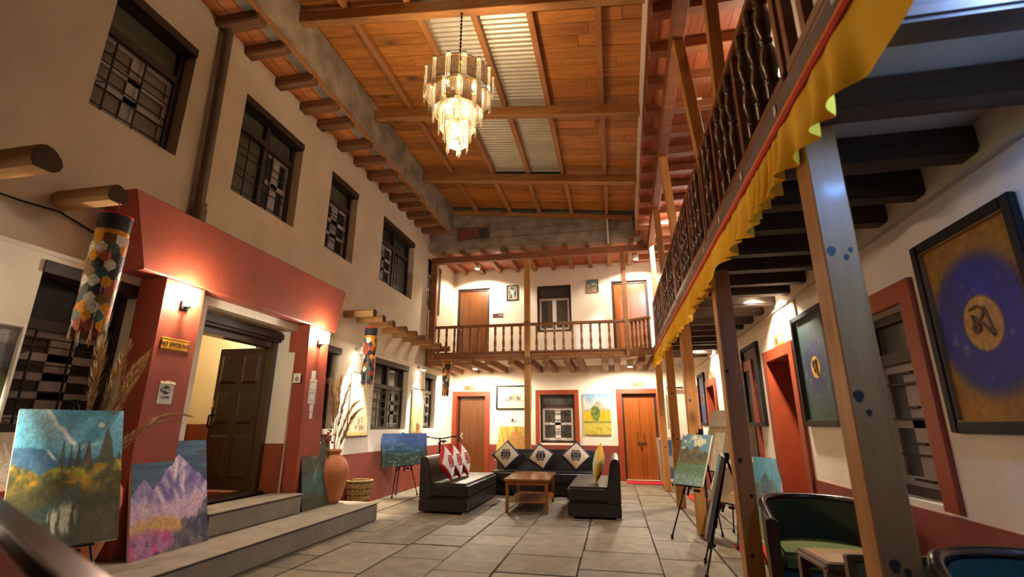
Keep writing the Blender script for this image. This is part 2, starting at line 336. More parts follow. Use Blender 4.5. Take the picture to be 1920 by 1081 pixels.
# floor: slate slabs in rows, joints recessed
fl = struct(MB().box(-4.6, 2.2, FRONT, 12.2, -0.12, -0.012).build('floor', 'mortar'), 'grey slate slab floor of the covered courtyard', 'floor')
cols = [-3.98, -3.42, -2.80, -2.16, -1.605, -1.075, -0.37, 0.345, 0.93, 1.40, 1.76]
ys_fixed = {3: [4.76, 5.29, 5.74, 6.58], 2: [4.2, 5.23, 6.2], 4: [4.43, 5.45, 5.87], 5: [4.49, 5.1, 6.08], 6: [4.72, 5.38], 7: [6.02, 7.21, 8.43, 8.93]}
rs = random.Random(3)
for i in range(len(cols) - 1):
    fx = ys_fixed.get(i, []); y = FRONT; cuts = [y]
    while y < 12.15:
        nx = [q for q in fx if q > y + 0.05]
        if nx and nx[0] - y < 1.1: y = nx[0]
        elif nx and fx and y > fx[0] - 1.2: y = nx[0]
        else: y += rs.uniform(0.42, 0.85) if i not in (7,) else rs.uniform(0.4, 0.75)
        cuts.append(min(y, 12.15))
    for a, b in zip(cuts, cuts[1:]):
        if b - a < 0.08: continue
        g, e = 0.004, 0.004; x0, x1, y0, y1 = cols[i] + g, cols[i + 1] - g, a + g, b - g; h = rs.uniform(-0.004, 0.002)
        x0 += rs.uniform(-0.004, 0.006); x1 += rs.uniform(-0.006, 0.004)
        MB().hexa([(x0, y0, -0.03), (x1, y0, -0.03), (x1, y1, -0.03), (x0, y1, -0.03)], [(x0 + e, y0 + e, h), (x1 - e, y0 + e, h), (x1 - e, y1 - e, h), (x0 + e, y1 - e, h)]).build('stone_slab', 'slate', fl, True)

# left wall
UWIN = [(2.60, 3.42, 3.70, 4.94), (4.13, 5.24, 3.71, 4.95), (5.965, 6.76, 3.71, 4.95), (7.715, 9.20, 3.73, 4.98), (10.02, 10.9, 3.74, 4.93)]
LWIN = [(2.56, 3.34, 1.14, 2.34), (5.75, 6.58, 1.14, 2.30), (7.68, 9.10, 1.12, 2.32), (10.0, 10.68, 1.13, 2.29)]
DOORH = (3.90, 5.38, 0.43, 2.37)
mb = MB(); wall(mb, WL, FRONT, 12.3, 0, ZL, 0.48, LWIN + [DOORH]); wl = struct(mb.build('wall_left', 'plaster'), 'white plastered lower wall along the entrance side', 'wall')
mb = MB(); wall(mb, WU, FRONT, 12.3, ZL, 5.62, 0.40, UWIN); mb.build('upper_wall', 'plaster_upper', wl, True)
MB().box(LX - 0.1, LX + 0.012, FRONT, 3.4, ZL - 0.03, ZL + 0.002).box(LX - 0.1, LX + 0.012, 5.8, 12.2, ZL - 0.03, ZL + 0.002).build('ledge', 'white_paint', wl, True)
mb = MB(); wall(mb, WF('L', LX + 0.012), 5.7, YB, 0, 0.77, 0.02); wall(mb, WF('L', LX + 0.012), FRONT, 3.35, 0, 0.77, 0.02); mb.build('dado', 'red_dado', wl, True)
# right wall (ground floor and gallery floor)
RDOOR = [(5.25, 5.99, 0.0, 1.90), (9.13, 9.80, 0, 1.90)]
RWIN = [(3.26, 3.98, 0.78, 1.925), (6.75, 7.48, 0.80, 1.90), (10.92, 11.6, 0.80, 1.90)]
mb = MB(); wall(mb, WR, FRONT, 12.3, 0, 5.4, 0.4, RDOOR + RWIN); wr = struct(mb.build('wall_right', 'plaster'), 'white plastered wall behind the timber posts', 'wall')
mb = MB(); wall(mb, WF('R', RX - 0.012), FRONT, YB, 0, 0.74, 0.02, RDOOR + RWIN); mb.build('dado', 'red_dado', wr, True)
# back wall
BDOOR = [(-3.87, -3.12, 0.02, 1.90), (0.185, 0.985, 0.02, 1.93)]; BWIN = [(-1.76, -0.915, 0.80, 1.93)]
BUDOOR = [(-3.95, -3.06, 2.74, 4.71), (0.09, 0.975, 2.74, 4.71)]; BUWIN = [(-1.80, -0.925, 3.47, 4.69)]
mb = MB(); wall(mb, WB, -4.45, 2.16, 0, 5.5, 0.4, BDOOR + BWIN + BUDOOR + BUWIN); wb = struct(mb.build('wall_back', 'plaster'), 'white two-storey end wall behind the sofas', 'wall')
mb = MB(); wall(mb, WF('B', YB - 0.012), LX, RX, 0, 0.755, 0.02, BDOOR + BWIN); mb.build('dado', 'red_dado', wb, True)
MB().box(-0.005, 0.005, YB - 0.012, YB, 0.8, 2.5).box(-3.965, -3.955, YB - 0.012, YB, 4.72, 5.1).box(0.035, 0.047, YB - 0.012, YB, 4.72, 5.1).build('cable', 'switch_white', wb, True)
MB().box(RX - 0.02, RX, 0.5, YB, 2.385, 2.40).box(RX - 0.014, RX, 4.95, 4.965, 2.1, 2.4).box(RX - 0.014, RX, 8.4, 8.415, 1.6, 2.4).build('cable', 'plaster_grey', wr, True)

# hall behind the open door
hall = struct(MB().box(-6.4, -4.45, 3.2, 6.4, 0.33, 0.43).build('floor_hall', 'panel_wood'), 'wooden floor of the hall behind the open door', 'floor')
hw = struct(MB().box(-6.5, -6.4, 3.2, 6.4, 0.43, 2.9).box(-6.4, -4.45, 3.1, 3.2, 0.43, 2.9).box(-6.4, -4.45, 6.4, 6.5, 0.43, 2.9).box(-6.5, -4.45, 3.1, 6.5, 2.9, 3.0).build('wall_hall', 'cream_wall'), 'cream walls of the hall behind the open door', 'wall')
for k in range(40): MB().box(-6.4, -6.385, 3.2 + k * 0.08, 3.2 + k * 0.08 + 0.075, 0.43, 1.2).build('panel', 'panel_wood', hw, True)
for k in range(22): MB().box(-6.38 + k * 0.088, -6.38 + k * 0.088 + 0.083, 6.385, 6.4, 0.43, 1.2).build('panel', 'panel_wood', hw, True)

# roof over the courtyard: slopes down to the gallery side
XL, XR_, YG = -3.5, 0.60, 10.0
def rz_(x): return 6.14 - 0.115 * (x - XL)
roof = T('ceiling', 'pine board roof with cross beams and corrugated skylight sheets', 'roof', (-1.45, 5, 5.9), kind='structure')
BW = 0.195; nb = int((YG + 0.1 - FRONT) / BW)
for k in range(nb):
    y0 = FRONT + k * BW; spans = [(-3.68, 0.80)] if y0 > 8.2 else [(-3.68, -2.05), (-0.75, 0.80)]
    for a, b in spans:
        cut = [a, b] if rs.random() < 0.5 else [a, rs.uniform(a + 0.5, b - 0.4), b]
        for p, q in zip(cut, cut[1:]):
            p += 0.002; q -= 0.002; t = 0.025; d = rs.uniform(-0.004, 0.004); ya, yb = y0 + 0.003, y0 + BW - 0.005
            MB().hexa([(p, ya, rz_(p) + d), (q, ya, rz_(q) + d), (q, yb, rz_(q) + d), (p, yb, rz_(p) + d)], [(p, ya, rz_(p) + t), (q, ya, rz_(q) + t), (q, yb, rz_(q) + t), (p, yb, rz_(p) + t)]).build('roof_board', 'pine', roof, True)
for (ya, yb) in ((FRONT, 2.1), (2.05, 4.2), (4.15, 6.2), (6.1, 8.25)):
    for (p, q) in ((-2.12, -1.36), (-1.44, -0.68)):
        n = int((yb - ya) / 0.0127); vs, fs = [], []
        for i in range(n + 1):
            y = ya + (yb - ya) * i / n; dz = 0.011 * math.sin(2 * math.pi * y / 0.076)
            vs += [(p, y, rz_(p) + 0.022 + dz), (q, y, rz_(q) + 0.022 + dz)]
            if i: fs.append((2 * i - 2, 2 * i - 1, 2 * i + 1, 2 * i))
        MB().add(vs, fs).build('corrugated_sheet', 'tin', roof, True, smooth=60)
for x in (-2.9, -2.08, -1.395, -0.72, 0.06):
    for ya, yb in ((FRONT, 4.13), (4.23, 6.08), (6.18, 8.14), (8.24, YG)):
        dx = rs.uniform(-0.03, 0.03); h = rz_(x); MB().box(x + dx - 0.035, x + dx + 0.035, ya, yb, h - 0.085, h - 0.002).build('batten', 'batten', roof, True)
for y in (0.2, 2.2, 4.18, 6.13, 8.19):
    MB().bar((XL - 0.08, y, rz_(XL) - 0.165), (XR_ + 0.05, y, rz_(XR_) - 0.165), 0.105, 0.155).build('cross_beam', 'pine_beam', roof, True, bevel=0.006, seg=1)
MB().bar((XL - 0.02, YG - 0.03, rz_(XL) - 0.13), (XR_, YG - 0.03, rz_(XR_) - 0.13), 0.06, 0.09).build('end_plate', 'pine_beam', roof, True)

# concrete ring beam and the eave on the left
mb = MB(); N = 60; rs2 = random.Random(11); vs, fs = [], []
cb = struct(MB().box(XL - 0.2, XL, FRONT, YG + 0.2, 5.50, 6.16).build('concrete_beam', 'concrete', bevel=0.01, seg=1), 'rough concrete ring beam above the eave joists', 'beam')
ev = T('ceiling_eave', 'boarded eave with short joists above the upper windows', 'eave', (-3.77, 5, 5.5), kind='structure')
for x0, x1 in ((-4.06, -3.90), (-3.895, -3.73), (-3.725, -3.545)):
    y = FRONT
    while y < 10.0:
        y2 = min(10.05, y + rs.uniform(1.1, 2.2)); MB().box(x0 + 0.002, x1 - 0.002, y, y2 - 0.004, 5.50 + rs.uniform(0, 0.004), 5.53).build('soffit_board', 'eave_board', ev, True); y = y2
MB().box(-3.545, XL + 0.004, FRONT, 10.05, 5.462, 5.50).build('edge_strip', 'batten', ev, True)
for k, y in enumerate([0.9, 1.45, 2.0, 2.6, 3.15, 3.70, 4.12, 4.66, 5.19, 5.60, 6.15, 6.63, 7.11, 7.59, 8.03, 8.42, 8.85, 9.25, 9.65]):
    h = rs.uniform(0.105, 0.13); wd = rs.uniform(0.13, 0.17); MB().box(-4.1, -3.52 + rs.uniform(-0.02, 0.02), y - wd, y, 5.50 - h, 5.50).build('joist', 'eave_joist', ev, True, bevel=0.012, seg=2)

# gable wall over the balcony front
gb = T('wall_gable', 'rough concrete gable between the board roof and the balcony', 'wall', (-1.4, YG, 5.1), kind='structure')
def zt(x): return rz_(x) + 0.02
mb = MB(); mb.hexa([(XL - 0.7, YG + 0.05, 5.3), (1.0, YG + 0.05, 5.3), (1.0, YG + 0.25, 5.3), (XL - 0.7, YG + 0.25, 5.3)], [(XL - 0.7, YG + 0.05, zt(XL - 0.7)), (1.0, YG + 0.05, zt(1.0)), (1.0, YG + 0.25, zt(1)), (XL - 0.7, YG + 0.25, zt(XL - 0.7))]); mb.build('block_wall', 'concrete', gb, True)
x = XL
for row, (z0, z1) in enumerate(((5.34, 5.51), (5.52, 5.68), (5.69, 5.83), (5.84, 5.98))):
    x = XL - 0.02 + 0.17 * (row % 2)
    while x < 0.55:
        x1 = x + 0.38
        if z1 < zt(x1) - 0.1 and not (x1 > -3.3 and x < -2.6 and z0 < 5.66): MB().box(x, x1 - 0.012, YG + 0.035, YG + 0.05, z0, z1).build('block', 'concrete', gb, True, bevel=0.004, seg=1)
        x = x1
MB().box(XL - 0.6, 0.78, YG, YG + 0.3, 5.10, 5.33).build('band', 'concrete', gb, True, bevel=0.025, seg=2)
MB().prism([(0, 0), (0.42, 0), (0.42, 0.42), (0.36, 0.2), (0.2, 0.1)], (0.19, YG + 0.0, 5.30), (1, 0, 0), (0, 0, 1), (0, 1, 0), 0.2).build('corner_fillet', 'concrete', gb, True)
MB().box(-3.38, -2.60, YG + 0.02, YG + 0.045, 5.34, 5.37).box(-3.38, -2.60, YG + 0.02, YG + 0.045, 5.60, 5.63).box(-3.38, -3.34, YG + 0.02, YG + 0.045, 5.37, 5.60).box(-2.64, -2.60, YG + 0.02, YG + 0.045, 5.37, 5.60).build('niche_frame', 'eave_joist', gb, True)
for i, m in enumerate(('brick_red', 'brick_red', 'brick_dark')):
    MB().box(-3.33 + i * 0.23, -3.115 + i * 0.23, YG + 0.03, YG + 0.055, 5.385, 5.585).build('brick', m, gb, True, bevel=0.006, seg=1)
MB().box(0.05, 0.085, YG - 0.03, YG, 4.98, 5.86).build('drop_strip', 'white_paint', gb, True)

# gallery side: slab edge, board ceiling of the upper floor (runs slightly askew as in the photograph)
def fx_(y): return 0.66 - 0.0215 * (10.1 - y)
def hx_(y): return 0.885 - 0.025 * (9.9 - y)
gs = T('ceiling_gallery', 'red-brown boarded ceiling over the upper gallery with cross joists', 'ceiling', (1.2, 5, 5.2), kind='structure')
mb = MB(); mb.hexa([(fx_(FRONT) - 0.002, FRONT, 5.19), (fx_(10.2) - 0.002, 10.2, 5.19), (fx_(10.2) + 0.12, 10.2, 5.19), (fx_(FRONT) + 0.12, FRONT, 5.19)], [(fx_(FRONT), FRONT, 5.72), (fx_(10.2), 10.2, 5.72), (fx_(10.2) + 0.12, 10.2, 5.72), (fx_(FRONT) + 0.12, FRONT, 5.72)]); mb.build('slab_edge', 'white_paint', gs, True)
k = 0; xx = 0.44
while xx < 1.95:
    y = FRONT
    while y < 11.9:
        y2 = min(11.95, y + rs.uniform(1.6, 3.0)); x0 = xx
        if xx < 0.7:
            MB().hexa([(fx_(y) + 0.002 + (xx - 0.44), y, 5.16), (fx_(y) + 0.13 + (xx - 0.44), y, 5.16), (fx_(y2) + 0.13 + (xx - 0.44), y2 - 0.004, 5.16), (fx_(y2) + 0.004 + (xx - 0.44), y2 - 0.004, 5.16)],
                      [(fx_(y) + 0.004 + (xx - 0.44), y, 5.18), (fx_(y) + 0.13 + (xx - 0.44), y, 5.18), (fx_(y2) + 0.13 + (xx - 0.44), y2 - 0.004, 5.18), (fx_(y2) + 0.004 + (xx - 0.44), y2 - 0.004, 5.18)]).build('ceiling_board', 'gallery_board', gs, True)
        else: MB().box(xx + 0.002, xx + 0.13, y, y2 - 0.004, 5.165, 5.185).build('ceiling_board', 'gallery_board', gs, True)
        y = y2
    xx += 0.132
for k in range(22):
    y = 0.3 + k * 0.53
    if y > 11.8: break
    MB().box(fx_(y) + 0.03, RX + 0.1, y - 0.06, y + 0.06, 5.04, 5.165).build('joist', 'gallery_joist', gs, True, bevel=0.008, seg=1)
MB().bar((hx_(FRONT) + 0.06, FRONT, 4.94), (hx_(10.3) + 0.06, 10.3, 4.94), 0.12, 0.2).build('header_beam', 'gallery_joist', gs, True, bevel=0.006, seg=1)
# soffit over the back balcony
bs = T('ceiling_balcony', 'boarded soffit with joists over the back balcony', 'ceiling', (-1.5, 11, 5.1), kind='structure')
def zs(y): return 5.12 + 0.08 * (y - 10.0) / 1.95
for k in range(15):
    y0 = 10.02 + k * 0.13; MB().hexa([(-4.4, y0, zs(y0)), (1.0, y0, zs(y0)), (1.0, y0 + 0.127, zs(y0 + .127)), (-4.4, y0 + 0.127, zs(y0 + .127))], [(-4.4, y0, zs(y0) + .02), (1.0, y0, zs(y0) + .02), (1.0, y0 + 0.127, zs(y0 + .127) + .02), (-4.4, y0 + 0.127, zs(y0 + .127) + .02)]).build('ceiling_board', 'gallery_board', bs, True)
for k in range(10):
    x = -3.72 + k * 0.475; MB().bar((x, 10.03, zs(10.03) - 0.055), (x, YB, zs(YB) - 0.055), 0.10, 0.11).build('joist', 'joist_brown', bs, True, bevel=0.006, seg=1)
MB().box(-4.02, 1.02, 10.17, 10.27, 4.84, 4.985).build('header_beam', 'gallery_joist', bs, True, bevel=0.006, seg=1)

# ground-floor ceiling under the gallery and under the balcony
gc = T('ceiling_lower', 'pale plaster ceiling under the gallery with dark rough joists', 'ceiling', (1.3, 5, 2.5), kind='structure')
MB().box(0.86, RX + 0.1, FRONT, 11.95, 2.60, 2.72).build('slab', 'plaster_grey', gc, True)
for k, y in enumerate([0.55, 1.12, 1.63, 2.08, 2.56, 2.97, 3.36, 3.82, 4.27, 4.72, 5.16, 5.62, 6.06, 6.5, 6.95, 7.4, 7.85, 8.3, 8.75, 9.2, 9.65]):
    h = rs.uniform(0.13, 0.16); wd = rs.uniform(0.11, 0.15); MB().box(0.86, RX + 0.05, y - wd, y, 2.60 - h, 2.60).build('joist', 'old_joist', gc, True, bevel=0.014, seg=2)
bc = T('ceiling_under_balcony', 'white plaster underside of the balcony with projecting joists', 'ceiling', (-1.5, 11, 2.5), kind='structure')
MB().box(-4.2, 0.9, 10.28, YB, 2.60, 2.70).build('slab', 'plaster', bc, True)
for k, x in enumerate([-3.86, -3.42, -3.07, -2.68, -2.17, -1.80, -1.42, -0.98, -0.72, -0.2, 0.06, 0.55, 0.82]):
    MB().box(x, x + 0.13, 10.08 + rs.uniform(0, 0.06), YB, 2.45, 2.60).build('joist', 'joist_brown', bc, True, bevel=0.006, seg=1)
fl2 = struct(MB().box(-4.3, 0.9, 10.16, YB, 2.70, 2.74).build('floor_balcony', 'joist_brown'), 'boarded floor of the back balcony', 'floor')
fl3 = struct(MB().box(0.86, RX, FRONT, YB, 2.72, 2.75).build('floor_gallery', 'rail_wood'), 'boarded floor of the upper gallery', 'floor')

# ------------------------------------------------------------------ windows
WN = [0]
def window(wf, hole, label, cols=(1,), transom=0.28, rows=3, depth=0.12, lintel=True, surround=None, bars_h=6, bars_v=True, stile=0.06, fr=0.055, trans_mat='glass_transom', bar_len=None, mull=0.07, curve=False, pane='glass_dark', cas='white_wood'):
    """cols: 1 = white casement with small panes, 0 = plain glass"""
    u0, u1, v0, v1 = hole; WN[0] += 1
    root = T('window_%d' % WN[0], label, 'window', wf.P((u0 + u1) / 2, v0, -depth), kind='structure')
    B = lambda nm, m, *q, **k: wf.box(MB(), *q).build(nm, m, root, True, **k)
    mb = MB(); wb0, wb1 = -depth - 0.06, -depth
    wf.box(mb, u0, u0 + fr, v0, v1, wb0, wb1); wf.box(mb, u1 - fr, u1, v0, v1, wb0, wb1); wf.box(mb, u0 + fr, u1 - fr, v0, v0 + fr, wb0, wb1); wf.box(mb, u0 + fr, u1 - fr, v1 - fr, v1, wb0, wb1)
    mb.build('frame', 'dark_frame', root, True)
    vt = v1 - transom if transom else v1 - fr
    if transom:
        B('transom_rail', 'dark_frame', u0 + fr, u1 - fr, vt - 0.075, vt, wb0, wb1 + 0.015)
    n = len(cols); cw = (u1 - u0 - 2 * fr - mull * (n - 1)) / n
    for i, kind in enumerate(cols):
        a = u0 + fr + i * (cw + mull); b = a + cw
        if i: B('mullion', 'dark_frame', a - mull, a, v0 + fr, v1 - fr, wb0, wb1 + 0.01)
        if transom: B('transom_pane', trans_mat, a, b, vt, v1 - fr, wb0 - 0.01, wb0 + 0.012)
        p0, p1 = v0 + fr, (vt - 0.075 if transom else vt)
        if kind:
            g = wb1 - 0.03
            mb = MB(); wf.box(mb, a, a + 0.045, p0, p1, wb0, g); wf.box(mb, b - 0.045, b, p0, p1, wb0, g); wf.box(mb, a + 0.045, b - 0.045, p0, p0 + 0.06, wb0, g); wf.box(mb, a + 0.045, b - 0.045, p1 - 0.05, p1, wb0, g)
            mid = (a + b) / 2; wf.box(mb, mid - stile, mid + stile, p0 + 0.06, p1 - 0.05, wb0, g)
            hh = (p1 - p0 - 0.11) / rows
            for r in range(1, rows): wf.box(mb, a + 0.045, b - 0.045, p0 + 0.06 + r * hh - 0.03, p0 + 0.06 + r * hh + 0.03, wb0, g)
            cs = mb.build('casement', cas, root, True)
            for r in range(rows):
                for (q0, q1) in ((a + 0.045, mid - stile), (mid + stile, b - 0.045)):
                    wf.box(MB(), q0, q1, p0 + 0.06 + r * hh + (0.03 if r else 0), p0 + 0.06 + (r + 1) * hh - (0.03 if r < rows - 1 else 0), wb0 - 0.005, wb0 + 0.01).build('pane', pane, cs, True)
        else: B('pane', 'glass_transom', a, b, p0, p1, wb0 - 0.01, wb0 + 0.01)
    p0, p1 = v0 + fr, (vt - 0.075 if transom else vt)
    if bars_h:
        for k in range(bars_h):
            v = p0 + (p1 - p0) * (k + 0.6) / bars_h + (0.02 if k % 2 else -0.02)
            if bar_len: mid = (u0 + u1) / 2; B('grille_bar', 'iron', mid - bar_len * (0.5 + 0.5 * (k % 2)), mid + bar_len * (0.5 + 0.5 * (k % 2)), v - 0.007, v + 0.007, wb1 - 0.005, wb1 + 0.012)
            else: B('grille_bar', 'iron', u0 + fr, u1 - fr, v - 0.005, v + 0.005, wb1 + 0.005, wb1 + 0.015)
    if bars_v:
        for t in ((0.16, 0.55, 0.98) if n == 1 else (0.03, 0.22, 0.54, 0.63, 0.97)):
            u = u0 + fr + (u1 - u0 - 2 * fr) * t; B('grille_bar', 'iron', u - 0.006, u + 0.006, p0, p1, wb1 + 0.004, wb1 + 0.016)
    if curve:
        for vv in (0.33, 0.72):
            pts = [wf.P(u0 + fr + 0.005 + 0.11 * math.sin(t * math.pi / 2), p0 + (p1 - p0) * vv - 0.1 * (1 - math.cos(t * math.pi / 2)) + 0.1 - 0.0 * t, wb1 + 0.01) for t in np.linspace(0, 1, 6)]
            MB().tube([(p[0], p[1], 2 * (p0 + (p1 - p0) * vv) - p[2] + 0.1) for p in pts], 0.006, 6).build('grille_curl', 'iron', root, True)
    if lintel: B('lintel', 'dark_frame', u0 - 0.0, u1 + 0.0, v1 - 0.09, v1, -depth, 0.012)
    if surround:
        s = surround; mb = MB(); wf.box(mb, u0 - s, u0, v0 - 0.02, v1 + s, 0, 0.03); wf.box(mb, u1, u1 + s, v0 - 0.02, v1 + s, 0, 0.03); wf.box(mb, u0, u1, v1, v1 + s, 0, 0.03)
        mb.build('surround', 'red_frame', root, True)
    return root
window(WU, UWIN[0], 'barred upper window above the hanging tubular banner at the red entrance', (1,), 0.36, 3, 0.13, curve=True, pane='board_pane', bars_h=6)
window(WU, UWIN[1], 'barred double upper window beside the drain pipe', (0, 1), 0.30, 2, 0.12)
window(WU, UWIN[2], 'narrow barred upper window with small white-framed panes', (1,), 0.32, 3, 0.12, stile=0.08, bars_h=8)
window(WU, UWIN[3], 'wide barred upper window with a central mullion near the balcony', (1, 0), 0.36, 3, 0.12, trans_mat='glass_dark', bars_h=8)
window(WU, UWIN[4], 'upper window half hidden by the balcony corner post', (1, 1), 0.3, 3, 0.08)
window(WL, LWIN[0], 'large dark ground-floor window beside the red entrance pillar', (1,), 0.40, 4, 0.16, stile=0.09, trans_mat='glass_dark', bars_h=7, curve=True)
window(WL, LWIN[1], 'dark ground-floor window behind the pampas grass', (1,), 0.45, 3, 0.14, trans_mat='glass_dark', bars_h=6)
window(WL, LWIN[2], 'wide barred ground-floor window between two hanging scrolls', (0, 1), 0.42, 3, 0.10, trans_mat='glass_dark', bars_h=9, stile=0.07)
window(WL, LWIN[3], 'small ground-floor window in the back corner', (1,), 0.36, 3, 0.10, trans_mat='glass_dark', bars_h=7)
window(WB, BWIN[0], 'red-framed barred window behind the sofa', (1,), 0.24, 2, 0.10, False, 0.10, 7, False, 0.065, trans_mat='curtain_glass', pane='curtain_glass', bar_len=0.14, cas='white_bright')
window(WB, BUWIN[0], 'black-framed window with white casements on the balcony', (1,), 0.26, 1, 0.06, False, None, 0, False, 0.05, trans_mat='curtain_glass', pane='curtain_glass', cas='white_bright')
window(WR, RWIN[0], 'red-framed barred window between the two nearest round-emblem paintings', (1,), 0.25, 2, 0.10, False, 0.125, 7, False, 0.07, pane='curtain_glass', bar_len=0.2)
window(WR, RWIN[1], 'red-framed barred window behind the maroon painting', (1,), 0.25, 2, 0.14, False, 0.12, 7, False, 0.07, bar_len=0.2)
window(WR, RWIN[2], 'farthest red-framed window on the post side', (1,), 0.25, 2, 0.14, False, 0.12, 7, False, 0.07, bar_len=0.2)

# ------------------------------------------------------------------ doors
DN = [0]
def door(wf, hole, label, m='door_veneer', leaves=1, depth=0.12, surround=None, jamb='dark_frame', fr=0.05, handle='knob', sur_mat='red_frame', hside=0):
    u0, u1, v0, v1 = hole; DN[0] += 1
    root = T('door_%d' % DN[0], label, 'door', wf.P((u0 + u1) / 2, v0, -depth), kind='structure')
    mb = MB(); wf.box(mb, u0, u0 + fr, v0, v1, -depth - 0.05, -depth + 0.02); wf.box(mb, u1 - fr, u1, v0, v1, -depth - 0.05, -depth + 0.02); wf.box(mb, u0 + fr, u1 - fr, v1 - fr, v1, -depth - 0.05, -depth + 0.02)
    mb.build('frame', jamb, root, True)
    n = leaves; lw = (u1 - u0 - 2 * fr) / n
    for i in range(n):
        a = u0 + fr + i * lw; lf = wf.box(MB(), a + 0.003, a + lw - 0.003, v0 + 0.01, v1 - fr, -depth - 0.045, -depth - 0.005).build('leaf', m, root, True)
        h = v0 + 0.82
        if handle == 'bars':
            u = a + (lw - 0.07 if i == 0 else 0.07)
            MB().tube([wf.P(u, h, -depth), wf.P(u, h, -depth + 0.045), wf.P(u, h + 0.2, -depth + 0.045), wf.P(u, h + 0.2, -depth)], 0.012, 8).build('handle', 'brass', lf, True, smooth=40)
        elif handle == 'knob':
            u = a + (0.07 if hside == 0 else lw - 0.07); MB().cyl(wf.P(u, h + 0.1, -depth - 0.01), wf.P(u, h + 0.1, -depth + 0.04), 0.011, n=10).cyl(wf.P(u, h + 0.1, -depth + 0.035), wf.P(u, h + 0.1, -depth + 0.07), 0.026, n=12).build('handle', 'steel', lf, True, smooth=40)
            wf.box(MB(), u - 0.02, u + 0.02, h + 0.02, h + 0.18, -depth - 0.006, -depth).build('lock_plate', 'steel', lf, True)
    if handle in ('bars', 'hasp'):
        um = (u0 + u1) / 2; h = v0 + (0.80 if handle == 'bars' else 0.98); mb = MB(); wf.box(mb, um - 0.09, um + 0.12, h - 0.01, h + 0.015, -depth, -depth + 0.02); wf.box(mb, um - 0.02, um + 0.02, h - 0.05, h, -depth, -depth + 0.02)
        mb.build('hasp', 'steel', root, True); mb = MB(); wf.box(mb, um - 0.025, um + 0.025, h - 0.12, h - 0.06, -depth + 0.005, -depth + 0.03); mb.build('padlock', 'brass', root, True, bevel=0.006)
    if surround:
        s = surround; mb = MB(); wf.box(mb, u0 - s, u0, 0.0 if v0 < 1 else v0, v1 + s, 0, 0.035); wf.box(mb, u1, u1 + s, 0.0 if v0 < 1 else v0, v1 + s, 0, 0.035); wf.box(mb, u0, u1, v1, v1 + s, 0, 0.035)
        wf.box(mb, u0 - 0.001, u0 + 0.008, v0, v1, -depth + 0.02, 0.02); wf.box(mb, u1 - 0.008, u1 + 0.001, v0, v1, -depth + 0.02, 0.02); wf.box(mb, u0, u1, v1 - 0.008, v1 + 0.001, -depth + 0.02, 0.02)
        mb.build('surround', sur_mat, root, True)
    return root
door(WB, BDOOR[0], 'plain brown door numbered 111 in a red surround', 'door_brown', 1, 0.14, 0.115)
door(WB, BDOOR[1], 'double wooden door numbered 112 with brass pull handles', 'door_veneer', 2, 0.12, 0.11, handle='bars')
door(WB, BUDOOR[0], 'plain brown balcony door numbered 110 in a dark frame', 'door_brown', 1, 0.08, None, fr=0.06)
door(WB, BUDOOR[1], 'padlocked double door on the balcony near the gallery corner', 'door_veneer', 2, 0.08, None, fr=0.06, handle='hasp')
door(WR, RDOOR[0], 'door numbered 114 deep in a red surround', 'door_veneer', 1, 0.30, 0.115, hside=1)
door(WR, RDOOR[1], 'red-framed door farther along beside the blue painting', 'door_veneer', 1, 0.30, 0.115, hside=1)

# entrance door: frame, white surround and open leaf
DN[0] += 1
ed = T('door_%d' % DN[0], 'open dark panelled entrance door in a white surround', 'door', (-4.1, 4.65, 0.43), kind='structure')
MB().box(-4.0, -3.87, 3.70, 3.93, 0.43, 2.45).box(-4.0, -3.87, 3.93, 5.36, 2.33, 2.45).box(-4.45, -3.87, 5.36, 5.40, 0.43, 2.42).build('white_surround', 'white_paint', ed, True)
MB().box(-4.12, -3.869, 5.352, 5.362, 0.43, 0.98).build('jamb_dado', 'panel_wood', ed, True)
MB().box(-4.24, -4.12, 3.93, 4.0, 0.43, 2.2).box(-4.24, -4.12, 5.28, 5.355, 0.43, 2.2).box(-4.28, -4.14, 3.93, 5.36, 2.12, 2.2).build('frame', 'door_dark', ed, True)
MB().bar((-4.12, 3.9, 2.26), (-4.12, 5.42, 2.26), 0.14, 0.13).build('lintel', 'dark_frame', ed, True, bevel=0.03, seg=2)
MB().box(-4.3, -4.05, 3.93, 5.36, 0.42, 0.46).build('threshold', 'door_dark', ed, True)
lf = MB().box(-4.87, -4.22, 5.27, 5.31, 0.46, 2.12).build('leaf', 'door_dark', ed, True, bevel=0.004, seg=1)
for (xa, xb) in ((-4.82, -4.58), (-4.51, -4.27)):
    for (za, zb) in ((0.58, 1.08), (1.2, 1.58), (1.68, 2.04)):
        mb = MB(); y = 5.27; d = 0.014; e = 0.035
        mb.hexa([(xa, y, za), (xb, y, za), (xb, y, zb), (xa, y, zb)][::-1], [(xa + e, y - d, za + e), (xb - e, y - d, za + e), (xb - e, y - d, zb - e), (xa + e, y - d, zb - e)][::-1]); mb.build('raised_panel', 'door_dark', lf, True)
MB().tube([(-4.845, 5.27, 1.16), (-4.845, 5.225, 1.17), (-4.845, 5.225, 1.30), (-4.845, 5.27, 1.31)], 0.011, 8).build('handle', 'iron', lf, True, smooth=40)
MB().box(-4.86, -4.83, 5.262, 5.272, 1.40, 1.48).build('lock_plate', 'steel', lf, True)

